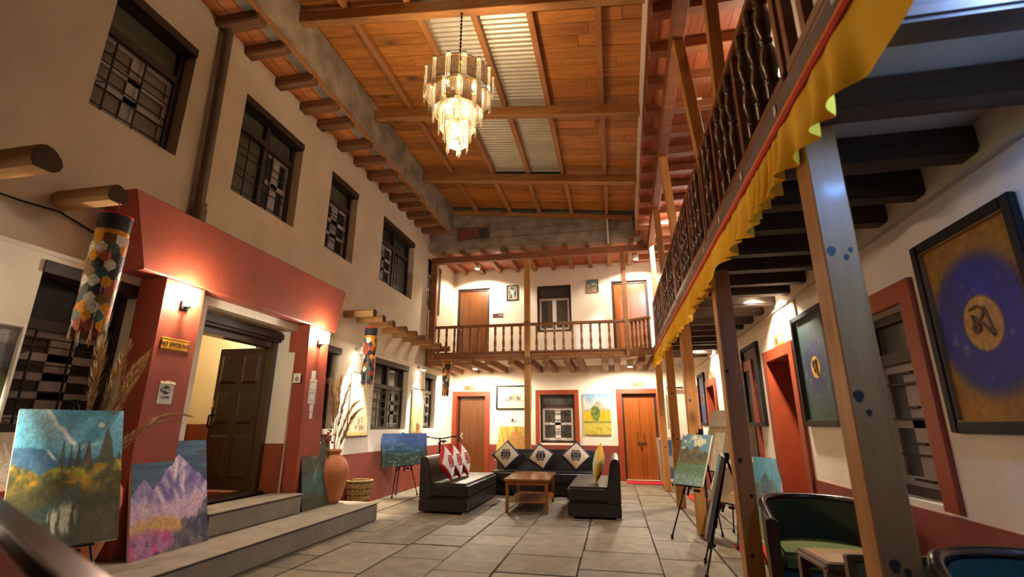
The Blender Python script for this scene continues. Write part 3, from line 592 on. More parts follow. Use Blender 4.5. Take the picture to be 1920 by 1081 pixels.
# ------------------------------------------------------------------ entrance portico and steps
PX = -3.70
po = T('wall_portico', 'red plastered entrance surround with a flared top around the dark door', 'portico', (PX, 4.5, 0.217), kind='structure')
yb0, yb1, yt0, yt1 = 3.06, 5.95, 2.857, 6.11
MB().hexa([(UX + 0.01, yb0 + 0.02, 2.415), (PX, yb0, 2.415), (PX, yb1, 2.415), (UX + 0.01, yb1, 2.415)], [(UX + 0.01, yt0 + 0.0, 3.04), (PX, yt0, 3.04), (PX, yt1, 3.04), (UX + 0.01, yt1, 3.04)]).build('fascia', 'red_wall', po, True, bevel=0.012, seg=1)
MB().hexa([(LX, 3.30, 0.217), (PX, 3.30, 0.217), (PX, 3.72, 0.217), (LX, 3.72, 0.217)], [(LX, 3.28, 2.415), (PX, 3.28, 2.415), (PX, 3.705, 2.415), (LX, 3.705, 2.415)]).build('pillar', 'red_wall', po, True, bevel=0.01, seg=1)
MB().hexa([(LX, 5.44, 0.217), (PX, 5.44, 0.217), (PX, 5.90, 0.217), (LX, 5.90, 0.217)], [(LX, 5.345, 2.415), (PX, 5.345, 2.415), (PX, 5.80, 2.415), (LX, 5.80, 2.415)]).build('pillar', 'red_wall', po, True, bevel=0.01, seg=1)
st = T('entrance_steps', 'two broad concrete steps in front of the red entrance', 'steps', (-3.5, 4.5, 0))
MB().box(LX + 0.01, -3.11, 0.4, 6.40, 0, 0.205).build('lower_step', 'step_concrete', st, True, bevel=0.015, seg=2)
MB().box(LX + 0.01, -3.10, 0.4, 6.41, 0.205, 0.217).build('lower_tread', 'step_top', st, True, bevel=0.004, seg=1)
MB().box(LX, -3.595, 4.06, 5.44, 0.217, 0.415).build('upper_step', 'step_concrete', st, True, bevel=0.015, seg=2)
MB().box(-4.12, -3.585, 4.055, 5.445, 0.415, 0.43).build('upper_tread', 'step_top', st, True, bevel=0.004, seg=1)

# drain pipe
dp = T('drain_pipe', 'grey-brown drain pipe running down the upper wall', 'pipe', (UX + 0.07, 3.72, 2.9))
MB().cyl((UX + 0.075, 3.72, 3.0), (UX + 0.075, 3.66, 5.52), 0.048, n=16).build('pipe', 'pipe_grey', dp, True, smooth=40)
MB().cyl((UX + 0.075, 3.73, 3.02), (UX + 0.075, 3.728, 3.28), 0.066, n=16).cyl((UX + 0.075, 3.728, 3.28), (UX + 0.075, 3.727, 3.34), 0.058, n=16).build('joint_collar', 'pipe_grey', dp, True, smooth=40)
# log ends
def log(y, z, xe, label, r=0.072):
    t = T('wooden_log', label, 'log', (UX, y, z - r), group='log ends projecting from the wall')
    n = 14; mb = MB(); pr = []
    for k in range(n):
        a = 2 * math.pi * k / n; rr = r * (1 + 0.07 * math.sin(3 * a + y)) ; pr.append((rr * math.cos(a), max(-0.82 * r, rr * math.sin(a))))
    mb.prism(pr, (UX - 0.05, y, z), (0, 1, 0), (0, 0, 1), (1, 0, 0), xe - UX + 0.05); mb.build('log', 'log_wood', t, True, smooth=35)
    mb = MB(); mb.prism([(a * 0.985, b * 0.985) for a, b in pr], (xe, y, z), (0, 1, 0), (0, 0, 1), (1, 0, 0), 0.003); mb.build('sawn_end', 'log_end', t, True)
log(1.50, 2.83, -3.50, 'thick log end at the edge of the picture, first of the row', 0.09)
log(2.06, 2.80, -3.42, 'thick log end projecting left of the hanging banner log', 0.09)
log(2.60, 2.83, -3.52, 'log end holding the big patchwork banner beside the red entrance', 0.075)
for k, y in enumerate([6.72, 7.12, 7.56, 8.06, 8.49, 8.95, 9.40, 9.85, 10.28]):
    log(y, 2.86 - 0.002 * k, (-3.54 if k in (0, 8) else -3.60) + rs.uniform(-0.02, 0.02), 'small log end beyond the red entrance, %s of nine counted from it' % ORD[k], 0.066)

# ------------------------------------------------------------------ posts
def post(name, x0, x1, y0, y1, z0, z1, label, m='post_wood', group='timber posts'):
    return tag(MB().box(x0, x1, y0, y1, z0, z1).build(name, m, bevel=0.006, seg=1), label, 'post', group)
PY = [2.08, 4.15, 6.36, 8.32, 10.32]
LB = ['big timber post closest to the camera beside the green armchair', 'second timber post from the camera beside the edge-on easel', 'third timber post, right behind the lake painting easel', 'fourth timber post under the valance, next after the lake easel', 'farthest timber post by the double door']
mat('knot_wood', c(52, 40, 34), 0.55, nscale=30, namt=0.4)
KN = {0: [(0.905, 1.89, 1.3), (0.955, 1.86, 0.8), (0.975, 1.89, 0.7), (0.905, 1.31, 1.4), (0.93, 1.25, 0.8), (0.92, 0.74, 1.3), (0.955, 0.72, 0.9)], 1: [(0.90, 1.62, 1.0), (0.92, 0.95, 1.2), (0.97, 0.7, 1.0), (0.93, 0.3, 1.0)], 2: [(0.92, 1.5, 1.0), (0.96, 1.1, 1.1), (0.9, 0.6, 1.0)], 3: [(0.93, 1.7, 1.0), (0.96, 1.0, 1.0)], 4: [(0.92, 1.4, 1.0), (0.95, 0.8, 1.0)]}
for k, (y, l) in enumerate(zip(PY, LB)):
    pp = post('timber_post', 0.876, 1.006, y, y + 0.13, 0, 2.598, l)
    for (x, z, r) in KN[k]: MB().prism([(0.013 * r * math.cos(a) * (1 + 0.2 * math.sin(3 * a)), 0.017 * r * math.sin(a)) for a in np.linspace(0, 6.28, 13)[:-1]], (x, y - 0.001, z), (1, 0, 0), (0, 0, 1), (0, 1, 0), 0.003).build('knot', 'knot_wood', pp, True)
cp = post('timber_post', -1.815, -1.69, 10.14, 10.26, 0, 4.84, 'tall slim post standing behind the sofa up to the soffit')
MB().box(-1.832, -1.673, 10.12, 10.28, 3.27, 3.39).build('post_collar', 'rail_wood_x', cp, True, bevel=0.025, seg=1)
post('balcony_post', -4.01, -3.86, 10.12, 10.26, 2.45, 4.84, 'brown corner post of the balcony against the upper wall', 'rail_wood_x')
post('balcony_post', 0.30, 0.40, 10.14, 10.26, 2.55, 4.84, 'brown balcony post before the padlocked upper door', 'rail_wood_x')
UPY = [(3.60, 0.955), (4.12, None), (6.30, None), (8.05, None), (9.85, None)]
for k, (y, xt) in enumerate(UPY):
    xa = 0.925; xt = xt or hx_(y) + 0.012
    tag(MB().hexa([(xa, y, 2.752), (xa + 0.1, y, 2.752), (xa + 0.1, y + 0.1, 2.752), (xa, y + 0.1, 2.752)], [(xt, y, 4.84), (xt + 0.1, y, 4.84), (xt + 0.1, y + 0.1, 4.84), (xt, y + 0.1, 4.84)]).build('gallery_post', 'post_wood', bevel=0.005, seg=1), 'upper gallery post behind the railing, %s from the camera' % ORD[k], 'post', 'upper gallery posts')

# ------------------------------------------------------------------ railings
tp = [(0.030, 0), (0.030, .07), (0.022, .075), (0.031, .085), (0.031, .10), (0.020, .108), (0.024, .125), (0.036, .20), (0.031, .27), (0.018, .315), (0.027, .325), (0.027, .337), (0.018, .348), (0.030, .40), (0.036, .455), (0.026, .53), (0.020, .555), (0.030, .562), (0.030, .58), (0.022, .587), (0.030, .592), (0.030, .66)]
TURN = MB().lathe(tp, n=10).mesh('turned_baluster', smooth=50); TURN.materials.append(MATS['baluster_dark'])
GX = 0.885; ZB, ZR = 2.80, 3.50
segs = [(0.4, 2.05), (2.14, 4.12), (4.21, 6.30), (6.39, 8.05), (8.14, 9.72)]
SL = ['nearest the camera', 'second from the camera', 'in the middle of the gallery', 'fourth from the camera', 'farthest, meeting the balcony corner']
for (a, b), l in zip(segs, SL):
    t = T('gallery_railing', 'gallery railing span of dark turned balusters, ' + l, 'railing', (GX, (a + b) / 2, 2.75), group='gallery railing spans')
    MB().box(GX - 0.03, GX + 0.03, a - 0.02, b + 0.02, ZR, ZR + 0.06).build('handrail', 'rail_wood', t, True, bevel=0.008, seg=2)
    MB().box(GX - 0.03, GX + 0.03, a - 0.02, b + 0.02, ZB - 0.055, ZB).build('bottom_rail', 'rail_wood', t, True, bevel=0.006, seg=1)
    n = max(3, round((b - a) / 0.185)); nw = [k for k in range(4, n, 4)]
    for k in range(n + 1):
        y = a + (b - a) * k / n
        if k in nw or k in (0, n): MB().box(GX - 0.024, GX + 0.024, y - 0.024, y + 0.024, ZB, ZR).build('newel', 'rail_wood', t, True, bevel=0.003, seg=1)
        else: put('baluster', TURN, t, Vector((GX, y, ZB)) - t.location, (0, 0, 0), (1.25, 1.25, 1.06))
eb = T('gallery_edge_board', 'grey-brown edge board of the gallery above the yellow valance', 'board', (GX, 5, 2.6))
MB().box(0.845, 0.858, 0.3, 9.9, 2.606, 2.705).build('board', 'edge_grey', eb, True)
for k in range(14): MB().box(0.838, 0.845, 0.9 + k * 0.66, 0.93 + k * 0.66, 2.65, 2.70).build('cleat', 'white_paint', eb, True)

# back balcony railing: flat profiled balusters
prof = [(0.022, 0), (0.022, .05), (0.030, .06), (0.030, .09), (0.016, .11), (0.024, .16), (0.030, .23), (0.022, .30), (0.014, .33), (0.022, .345), (0.014, .36), (0.024, .42), (0.026, .46), (0.017, .50), (0.024, .51), (0.024, .60)]
FLAT = MB().prism([(r, z) for r, z in prof] + [(-r, z) for r, z in prof[::-1]], (0, -0.017, 0), (1, 0, 0), (0, 0, 1), (0, 1, 0), 0.034).mesh('profiled_baluster'); FLAT.materials.append(MATS['baluster_brown'])
def rail_x(label, p, q, n, skip=0.08):
    t = T('balcony_railing', label, 'railing', ((p[0] + q[0]) / 2, (p[1] + q[1]) / 2, 2.66), group='balcony railing spans'); p, q = Vector(p), Vector(q); d = (q - p).normalized(); ang = math.atan2(d.y, d.x)
    MB().bar(p + Vector((0, 0, 3.315)), q + Vector((0, 0, 3.315)), 0.07, 0.06).build('handrail', 'rail_wood_x', t, True, bevel=0.008, seg=2)
    MB().bar(p + Vector((0, 0, 2.675)), q + Vector((0, 0, 2.675)), 0.06, 0.05).build('bottom_rail', 'rail_wood_x', t, True, bevel=0.005, seg=1)
    L = (q - p).length
    for k in range(n):
        s = p + d * (skip + (L - 2 * skip) * k / (n - 1)); put('baluster', FLAT, t, Vector((s.x, s.y, 2.695)) - t.location, (0, 0, ang))
rail_x('balcony railing span in front of door 110', (-3.86, 10.2, 0), (-1.83, 10.2, 0), 11)
rail_x('balcony railing span in front of the white casement window', (-1.67, 10.2, 0), (0.30, 10.2, 0), 10, 0.12)
rail_x('short angled railing joining the balcony to the gallery', (0.41, 10.2, 0), (0.82, 9.93, 0), 5, 0.06)
be = T('balcony_edge_beam', 'orange-brown edge beam under the balcony railing', 'beam', (-1.5, 10.2, 2.5))
MB().box(-4.0, 0.42, 10.15, 10.27, 2.545, 2.61).build('beam', 'pine_beam', be, True, bevel=0.006, seg=1)
MB().box(-4.0, 0.42, 10.17, 10.27, 2.61, 2.655).build('packing', 'rail_wood_x', be, True)
MB().bar((0.40, 10.2, 2.60), (0.90, 9.87, 2.60), 0.12, 0.11).build('angled_beam', 'rail_wood_x', be, True)

# ------------------------------------------------------------------ yellow valance
va = T('valance', 'long yellow pleated cloth valance with red and orange bands under the gallery', 'valance', (0.83, 5, 2.32))
ny, nz = 1100, 9; vs, fs = [], []; rv = random.Random(5); ph = 0
sags = [rv.uniform(0, 6.28) for _ in range(8)]
for i in range(ny + 1):
    y = 0.3 + 9.65 * i / ny; ph += (0.5 + 0.35 * math.sin(y * 3.1) + 0.25 * math.sin(y * 7.7 + 1)) * 2 * math.pi * 9.65 / ny / 0.075
    drop = 0.298 + 0.012 * math.sin(y * 5.1) + 0.010 * math.sin(y * 13 + 2)
    for j in range(nz + 1):
        t = j / nz; amp = 0.001 + 0.036 * t ** 1.2; z = 2.60 - drop * t + (0.012 * math.sin(ph * 0.5 + 1) * t)
        x = 0.842 - 0.004 * t + amp * 0.9 * math.sin(ph + 0.5 * math.sin(t * 3)) - (0.012 * t ** 6) + 0.010 * t * math.sin(ph * 0.37 + 2)
        vs.append((x, y + 0.012 * t * math.cos(ph), z))
for i in range(ny):
    for j in range(nz):
        a = i * (nz + 1) + j; fs.append((a, a + 1, a + nz + 2, a + nz + 1))
MB().add(vs, fs).build('cloth', 'valance', va, True, smooth=80)
MB().box(0.831, 0.837, 0.3, 9.94, 2.585, 2.605).build('orange_band', 'stripe_orange', va, True)
MB().box(0.829, 0.836, 0.3, 9.94, 2.555, 2.585).build('red_band', 'stripe_red', va, True)
# ------------------------------------------------------------------ painters: fill a colour grid (U left to right, V bottom to top)
def lerp(a, b, t): return a + (b - a) * t
def sm(e0, e1, x):
    t = np.clip((x - e0) / (e1 - e0), 0, 1); return t * t * (3 - 2 * t)
def noise(U, V, su, sv, seed, oct=4):
    out = np.zeros_like(U); amp = 1.0; tot = 0
    for o in range(oct):
        r = np.random.RandomState(seed + o * 17); g = r.rand(64, 64); x = U * su * 2 ** o; y = V * sv * 2 ** o
        xi = np.floor(x).astype(int); yi = np.floor(y).astype(int); fx = x - xi; fy = y - yi; fx = fx * fx * (3 - 2 * fx); fy = fy * fy * (3 - 2 * fy)
        a = g[xi % 64, yi % 64]; b = g[(xi + 1) % 64, yi % 64]; d = g[xi % 64, (yi + 1) % 64]; e = g[(xi + 1) % 64, (yi + 1) % 64]
        out += amp * ((a * (1 - fx) + b * fx) * (1 - fy) + (d * (1 - fx) + e * fx) * fy); tot += amp; amp *= 0.5
    return out / tot
def col(*rgb): return np.array(rgb) / 255.0
class Pic:
    def __init__(s, U, V, base): s.U, s.V = U, V; s.c = np.ones(U.shape + (3,)) * col(*base)
    def mix(s, m, rgb, rgb2=None, n=None):
        k = np.ones(s.U.shape + (3,)) * col(*rgb)
        if rgb2 is not None: k = k + (col(*rgb2) - col(*rgb)) * n[..., None]
        s.c = s.c * (1 - m[..., None]) + k * m[..., None]; return s
    def jitter(s, amt, seed, su=40, sv=40):
        s.c = np.clip(s.c * (1 + amt * (noise(s.U, s.V, su, sv, seed, 3)[..., None] - 0.5) * 2), 0, 1); return s
def conifer(P, u, v0, v1, wd, rgb, seed):
    U, V = P.U, P.V; t = np.clip((V - v0) / (v1 - v0), 0, 1); half = wd * (1 - t) * (0.65 + 0.7 * noise(U, V, 30, 60, seed, 2)) + 0.004
    P.mix((sm(half + 0.006, half - 0.006, np.abs(U - u)) * (V > v0) * (V < v1)) * 0.92, rgb)
def ridge(P, hfun, rgb, rgb2, seed, soft=0.01, lo=None):
    h = hfun(P.U); m = sm(h + soft, h - soft, P.V); n = noise(P.U, P.V, 9, 9, seed, 4); P.mix(m, rgb, rgb2, np.clip((n - 0.25) * 2, 0, 1)); return P
def disc(P, u, v, r, asp): return sm(r, r * 0.88, np.hypot(P.U - u, (P.V - v) * asp))
def p_lake(U, V):
    P = Pic(U, V, (76, 138, 160)); n = noise(U, V, 4, 5, 1); n2 = noise(U, V, 10, 10, 2); P.mix(sm(0.5, 1.0, V), (66, 132, 160), (112, 170, 186), n)
    e = U - (0.25 + (1 - V) * 1.0) + 0.10 * (n2 - 0.5); P.mix(sm(-0.42, -0.02, e) * sm(0.02, -0.02, e) * sm(0.66, 0.8, V) * 0.55, (176, 206, 212)); P.mix(sm(0.05, 0.0, np.abs(e + 0.02)) * sm(0.68, 0.74, V) * 0.85, (226, 232, 226))
    P.mix(sm(0.035, 0.0, np.abs(V - 0.715 - 0.03 * np.sin(U * 9))) * sm(0.45, 0.55, U) * sm(0.86, 0.7, U) * 0.5, (190, 214, 214)); P.mix(disc(P, 0.775, 0.875, 0.036, 1.55), (238, 230, 204))
    ridge(P, lambda u: 0.70 - 0.13 * u + 0.02 * np.sin(9 * u), (46, 84, 116), (66, 104, 130), 3); P.mix(sm(0.03, 0.0, np.abs((U - 0.33) + (V - 0.64))) * sm(0.05, 0.02, np.abs(V - 0.64)) * 0.8, (214, 216, 206))
    b = noise(U, V, 9, 11, 30); top = 0.565 + 0.16 * (noise(U, V, 8, 6, 31) - 0.5) - 0.03 * np.sin(U * 5)
    for u, t, wd, k in ((0.43, 0.755, 0.038, 0), (0.505, 0.715, 0.032, 1), (0.575, 0.735, 0.036, 2), (0.665, 0.745, 0.07, 3), (0.845, 0.865, 0.125, 4), (0.97, 0.66, 0.06, 5)): conifer(P, u, 0.46, t, wd, ((56, 70, 66), (60, 78, 72), (58, 72, 66), (86, 70, 54), (62, 64, 42), (56, 66, 44))[k], 20 + k)
    m = sm(top + 0.012, top - 0.03, V); P.mix(m, (66, 70, 30), (150, 116, 34), np.clip((b - 0.40) * 2.8, 0, 1)); P.mix(m * sm(0.58, 0.68, noise(U, V, 10, 12, 33)) * sm(0.40, 0.46, V) * 0.75, (204, 146, 30)); P.mix(m * sm(0.55, 0.66, noise(U, V, 8, 9, 39)) * sm(0.44, 0.5, V) * sm(0.2, 0.4, U) * 0.6, (160, 158, 48))
    P.mix(sm(0.47, 0.36, V + 0.10 * (b - 0.5)), (44, 52, 30), (84, 76, 36), b); P.mix(sm(0.30, 0.2, V + 0.12 * (noise(U, V, 5, 5, 34) - 0.5)), (38, 50, 38), (78, 76, 50), noise(U, V, 9, 9, 36))
    w = sm(0.05, 0.0, np.abs((U - 0.2) * 0.5 - (V - 0.16)) - 0.05) * (U < 0.62); P.mix(w * 0.55, (52, 76, 78))
    st = sm(0.50, 0.66, noise(U, V, 30, 5, 37)) * sm(0.04, 0.12, V) * sm(0.33, 0.24, V + 0.3 * np.abs(U - 0.52)) * sm(0.26, 0.36, U) * sm(0.66, 0.54, U); P.mix(st * 0.8, (178, 178, 156)); P.mix(sm(0.58, 0.68, U) * sm(0.3, 0.2, V) * 0.5, (86, 72, 46), (112, 98, 66), b)
    return np.clip(P.jitter(0.22, 40, 60, 60).c * 1.22, 0, 1)
def p_mount(U, V):
    P = Pic(U, V, (34, 60, 80)); P.mix(sm(0.45, 0.62, noise(U, V, 3, 34, 1)) * 0.55, (60, 96, 114)); P.mix(disc(P, 0.26, 0.925, 0.040, 1.18), (230, 220, 216))
    n = noise(U, V, 8, 8, 2); r2 = noise(U * 0.9 + V * 0.5, V - U * 0.6, 16, 6, 3); r3 = noise(U * 0.7 - V * 0.6, V + U * 0.6, 14, 5, 5)
    pk = lambda u: 0.87 - np.abs(u - 0.59) * np.where(u < 0.59, 0.92, 0.72) + 0.035 * (noise(u, u * 0, 18, 1, 4, 3) - 0.5) * 2; pk2 = lambda u: 0.67 - np.abs(u - 0.15) * 1.0
    for f, a, b in ((pk2, (92, 84, 130), (178, 156, 182)), (pk, (98, 82, 140), (202, 178, 194))): P.mix(sm(f(U) + 0.006, f(U) - 0.006, V), a, b, np.clip((np.where(U < 0.57, r2, r3) - 0.3) * 2.4, 0, 1))
    line = lambda x0, k, a, fq: np.abs(U - x0 - k * (V - 0.6) - a * np.sin(V * fq))
    P.mix(sm(0.022, 0, line(0.585, -0.25, 0.03, 26)) * (V < 0.86) * (V > 0.62) * 0.8, (236, 222, 218)); P.mix(sm(0.03, 0, line(0.66, -0.15, 0.02, 20)) * (V < 0.72) * (V > 0.50) * 0.7, (226, 206, 206)); P.mix(sm(0.05, 0, line(0.60, 0.1, 0.03, 18)) * (V < 0.66) * (V > 0.44) * 0.7, (72, 70, 130)); P.mix(sm(0.045, 0, line(0.30, 0.8, 0.03, 18)) * (V < 0.66) * (V > 0.40) * 0.6, (78, 72, 128)); P.mix(sm(0.03, 0, line(0.80, -0.9, 0.02, 16)) * (V < 0.62) * (V > 0.42) * 0.6, (86, 80, 140))
    P.mix(sm(0.50, 0.40, V + 0.14 * (n - .5)) * 0.7, (206, 170, 178), (180, 146, 166), n); P.mix(sm(0.34, 0.26, V + 0.12 * (n - .5) + 0.1 * np.abs(U - 0.35)), (182, 138, 70), (204, 158, 110), n)
    P.mix(sm(0.24, 0.16, V + 0.30 * np.maximum(U - 0.30, 0) + 0.10 * (n - .5)), (140, 84, 124), (190, 130, 160), n); P.mix(sm(0.58, 0.68, noise(U, V, 7, 7, 8)) * sm(0.24, 0.14, V) * 0.75, (190, 56, 104)); P.mix(sm(0.56, 0.66, noise(U, V, 10, 8, 12)) * sm(0.2, 0.1, V) * 0.9, (66, 48, 92))
    rk = sm(0.02, -0.02, V - (0.04 + 0.62 * np.maximum(U - 0.42, 0) + 0.10 * (n - .5) * 2)) * sm(0.36, 0.46, U); P.mix(rk, (38, 42, 62), (104, 100, 112), np.clip((noise(U, V, 16, 16, 9) - 0.32) * 2.4, 0, 1)); P.mix(rk * sm(0.52, 0.66, noise(U, V, 9, 9, 14)) * 0.7, (116, 96, 76)); P.mix(rk * sm(0.62, 0.72, noise(U, V, 12, 9, 15)) * sm(0.2, 0.1, V) * 0.6, (190, 60, 90))
    return np.clip(P.jitter(0.2, 44, 60, 60).c * 1.05, 0, 1)
def p_forest(U, V):
    P = Pic(U, V, (58, 60, 44)); n = noise(U, V, 5, 6, 1); P.mix(sm(0.72, 0.95, V), (96, 90, 66), (120, 112, 88), n); P.mix(sm(0.5, 0.6, noise(U, V, 7, 8, 2)) * sm(0.5, 0.6, V) * sm(0.9, 0.75, V) * 0.8, (150, 116, 46), (110, 96, 44), n)
    P.mix(sm(0.62, 0.45, V + 0.2 * np.abs(U - 0.55)) * 0.8, (40, 72, 74), (70, 112, 106), n); P.mix(sm(0.07, 0, np.abs(U - 0.5 - 0.08 * np.sin(V * 12))) * sm(0.6, 0.5, V) * sm(0.3, 0.4, V) * 0.6, (150, 164, 136)); P.mix(sm(0.28, 0.12, V + 0.15 * (n - 0.5)), (38, 44, 26), (78, 70, 36), noise(U, V, 14, 14, 5)); P.mix(disc(P, 0.66, 0.875, 0.02, 1.4), (220, 210, 170))
    return P.jitter(0.35, 50).c
def p_blue(U, V):
    P = Pic(U, V, (52, 88, 160)); n = noise(U, V, 5, 6, 1); P.mix(sm(0.4, 1, V), (60, 104, 176), (88, 118, 182), n); P.mix(sm(0.4, 0.0, np.hypot(U - 0.12, V - 0.78)) * 0.5, (130, 176, 220))
    ridge(P, lambda u: 0.62 + 0.06 * np.sin(u * 7 - 1) + 0.05 * np.sin(u * 17), (34, 74, 112), (84, 136, 172), 3); ridge(P, lambda u: 0.52 - 0.22 * np.abs(u - 0.32) + 0.02 * np.sin(u * 23), (24, 58, 72), (70, 118, 122), 4)
    ridge(P, lambda u: 0.34 + 0.03 * np.sin(u * 11), (22, 52, 40), (60, 96, 62), 5); P.mix(sm(0.66, 0.74, noise(U, V, 20, 20, 6)) * sm(0.34, 0.2, V), (180, 190, 170)); 
    for u, t in ((0.93, 0.66), (0.86, 0.55), (0.98, 0.5)): conifer(P, u, 0.1, t, 0.035, (20, 38, 36), 7)
    return P.jitter(0.3, 60).c
def p_tree(U, V):
    P = Pic(U, V, (130, 164, 196)); n = noise(U, V, 4, 5, 1); P.mix(sm(0.95, 0.75, V + 0.2 * (n - .5)), (224, 218, 206), (178, 178, 186), n); ridge(P, lambda u: 0.63 + 0.20 * np.exp(-((u - 0.56) / 0.20) ** 2) - 0.05 * np.abs(u - .5), (150, 138, 128), (186, 172, 150), 3)
    P.mix(sm(0.58, 0.55, V + 0.06 * (noise(U, V, 12, 2, 4) - .5)), (232, 176, 20), (214, 160, 34), n); P.mix(sm(0.36, 0.33, V), (186, 176, 64), (206, 186, 84), n); P.mix(sm(0.335, 0.30, V) * sm(0.26, 0.30, V) * 0.8, (92, 100, 44))
    tr = sm(0.02, -0.03, np.hypot((U - 0.45) * 1.1, (V - 0.50) * 1.0) - 0.20 + 0.09 * (noise(U, V, 8, 10, 5) - 0.5)); P.mix(tr, (70, 92, 34), (128, 146, 52), np.clip((noise(U, V, 16, 16, 6) - .3) * 2.2, 0, 1)); P.mix(sm(0.12, 0.1, np.abs(U - 0.45)) * sm(0.42, 0.38, V) * sm(0.27, 0.29, V) * sm(0.5, 0.6, noise(U, V, 30, 3, 8)), (236, 226, 190)); P.mix(sm(0.55, 0.65, noise(U, V, 8, 20, 9)) * sm(0.24, 0.14, V) * 0.6, (166, 150, 40))
    return P.jitter(0.15, 70).c
def p_hills(U, V):
    P = Pic(U, V, (98, 136, 156)); n = noise(U, V, 5, 6, 1); P.mix(sm(0.42, 0.60, noise(U, V, 5, 7, 2)) * sm(0.60, 0.72, V) * 0.95, (214, 206, 172)); P.mix(sm(0.55, 0.65, noise(U, V, 7, 8, 5)) * sm(0.6, 0.7, V) * 0.5, (104, 124, 128))
    ridge(P, lambda u: 0.655 + 0.13 * np.exp(-((u - 0.58) / 0.11) ** 2) + 0.07 * np.exp(-((u - 0.22) / 0.16) ** 2) + 0.015 * np.sin(u * 31), (74, 76, 58), (118, 110, 84), 3); P.mix(sm(0.52, 0.46, V + 0.08 * (n - .5)), (122, 98, 62), (92, 96, 66), n)
    P.mix(sm(0.46, 0.38, V + 0.05 * (n - .5)), (84, 116, 84), (108, 140, 108), n); P.mix(sm(0.28, 0.12, V + 0.08 * (n - .5)) * 0.85, (104, 136, 132), (154, 174, 168), noise(U, V, 7, 14, 7)); return P.jitter(0.3, 80, 50, 50).c
def p_autumn(U, V):
    P = Pic(U, V, (222, 190, 84)); n = noise(U, V, 5, 5, 1); P.mix(sm(0.5, 0.62, noise(U + V * 0.4, V * 0, 30, 1, 2)) * sm(0.35, 0.5, V) * 0.7, (158, 126, 34)); t = sm(0.03, -0.05, np.hypot(U - 0.62, (V - 0.52)) - 0.33 + 0.2 * (noise(U, V, 6, 6, 3) - .5)); P.mix(t * 0.9, (214, 128, 48), (168, 140, 70), n); P.mix(sm(0.3, 0.2, np.hypot(U - 0.5, V - 0.2)) * 0.7, (140, 134, 88)); return P.jitter(0.25, 90).c
def p_train(U, V):
    P = Pic(U, V, (226, 214, 176)); n = noise(U, V, 10, 10, 1); b = (sm(0.16, 0.2, U) * sm(0.88, 0.84, U) * sm(0.28, 0.33, V) * sm(0.62, 0.5, V + 0.2 * (noise(U, V, 5, 1, 2) - .5))); P.mix(b * 0.8 * sm(0.35, 0.55, n), (70, 62, 52)); P.mix(sm(0.31, 0.29, V) * sm(0.24, 0.26, V) * sm(0.1, 0.2, U) * 0.7, (88, 78, 62)); P.mix((sm(0.75, 0.72, V) * sm(0.5, 0.54, V) * (np.abs(U - 0.55) < 0.09)) * 0.5, (96, 86, 70)); return P.jitter(0.12, 95).c
def mandala(bg, bg2, halo, gold=(190, 150, 64), r=0.15, hr=0.36):
    def f(U, V):
        P = Pic(U, V, bg); n = noise(U, V, 5, 6, 1); asp = 1.37; d = np.hypot(U - 0.5, (V - 0.5) * asp); P.mix(sm(0.35, 0.62, n) * 0.6, bg2); P.mix(sm(0.62, 0.48, d) * 0.6, tuple(int((a + b) / 2) for a, b in zip(bg, halo))); P.mix(sm(hr + 0.14, hr, d), halo, tuple(int(x * 0.62) for x in halo), n)
        P.mix(sm(0.70, 0.76, noise(U, V, 12, 14, 4)) * sm(0.2, 0.26, d) * sm(0.46, 0.40, d) * 0.55, (110, 130, 140)); P.mix(sm(r, r * 0.93, d), gold, tuple(int(x * 0.86) for x in gold), n); P.mix(sm(r * 1.03, r, d) * sm(r * 0.92, r * 0.95, d) * 0.5, (120, 90, 40)); return P.jitter(0.2, 99).c
    return f
def p_street(U, V):
    P = Pic(U, V, (96, 160, 184)); n = noise(U, V, 5, 8, 1); ridge(P, lambda u: 0.80 - 0.35 * np.abs(u - 0.5) * 1.2 + 0.03 * np.sin(u * 19), (78, 104, 116), (104, 128, 132), 2); ridge(P, lambda u: 0.55 + 0.05 * np.sin(u * 9), (92, 116, 116), (120, 138, 130), 4); P.mix(sm(0.3, 0.1, V), (160, 140, 84), (120, 112, 76), n); P.mix((np.abs(U - 0.62) < 0.13) * sm(0.48, 0.46, V) * sm(0.14, 0.2, V) * 0.9, (196, 158, 104)); P.mix((np.abs(U - 0.66) < 0.04) * sm(0.42, 0.40, V) * sm(0.30, 0.32, V), (230, 190, 110)); P.mix(sm(0.22, 0.1, U) * sm(0.6, 0.5, V), (110, 130, 128)); return P.jitter(0.2, 100).c
def p_relief(U, V):
    P = Pic(U, V, (146, 122, 92)); n = noise(U, V, 8, 12, 1); P.mix(n > 0.55, (112, 92, 68)) if False else None; P.mix(sm(0.72, 0.74, V), (176, 164, 140), (150, 136, 110), n); P.mix(sm(0.02, 0.0, np.abs(V - 0.70)), (90, 70, 50)); P.mix((np.abs(U - 0.5) < 0.2) * (V < 0.62) * 0.85, (190, 178, 150)); P.mix(sm(0.5, 0.6, noise(U, V, 22, 1, 3)) * (V < 0.66) * (np.abs(U - 0.5) > 0.2) * 0.8, (106, 84, 58)); return P.jitter(0.2, 110).c
def p_buddha(U, V):
    P = Pic(U, V, (216, 200, 160)); n = noise(U, V, 8, 8, 1); P.mix(sm(0.45, 0.35, np.hypot(U - 0.5, V - 0.55) + 0.15 * (n - .5)), (140, 108, 72), (92, 72, 54), n); P.mix(sm(0.3, 0.26, V + 0.06 * n) * 0.8, (130, 100, 66)); return P.jitter(0.2, 120).c
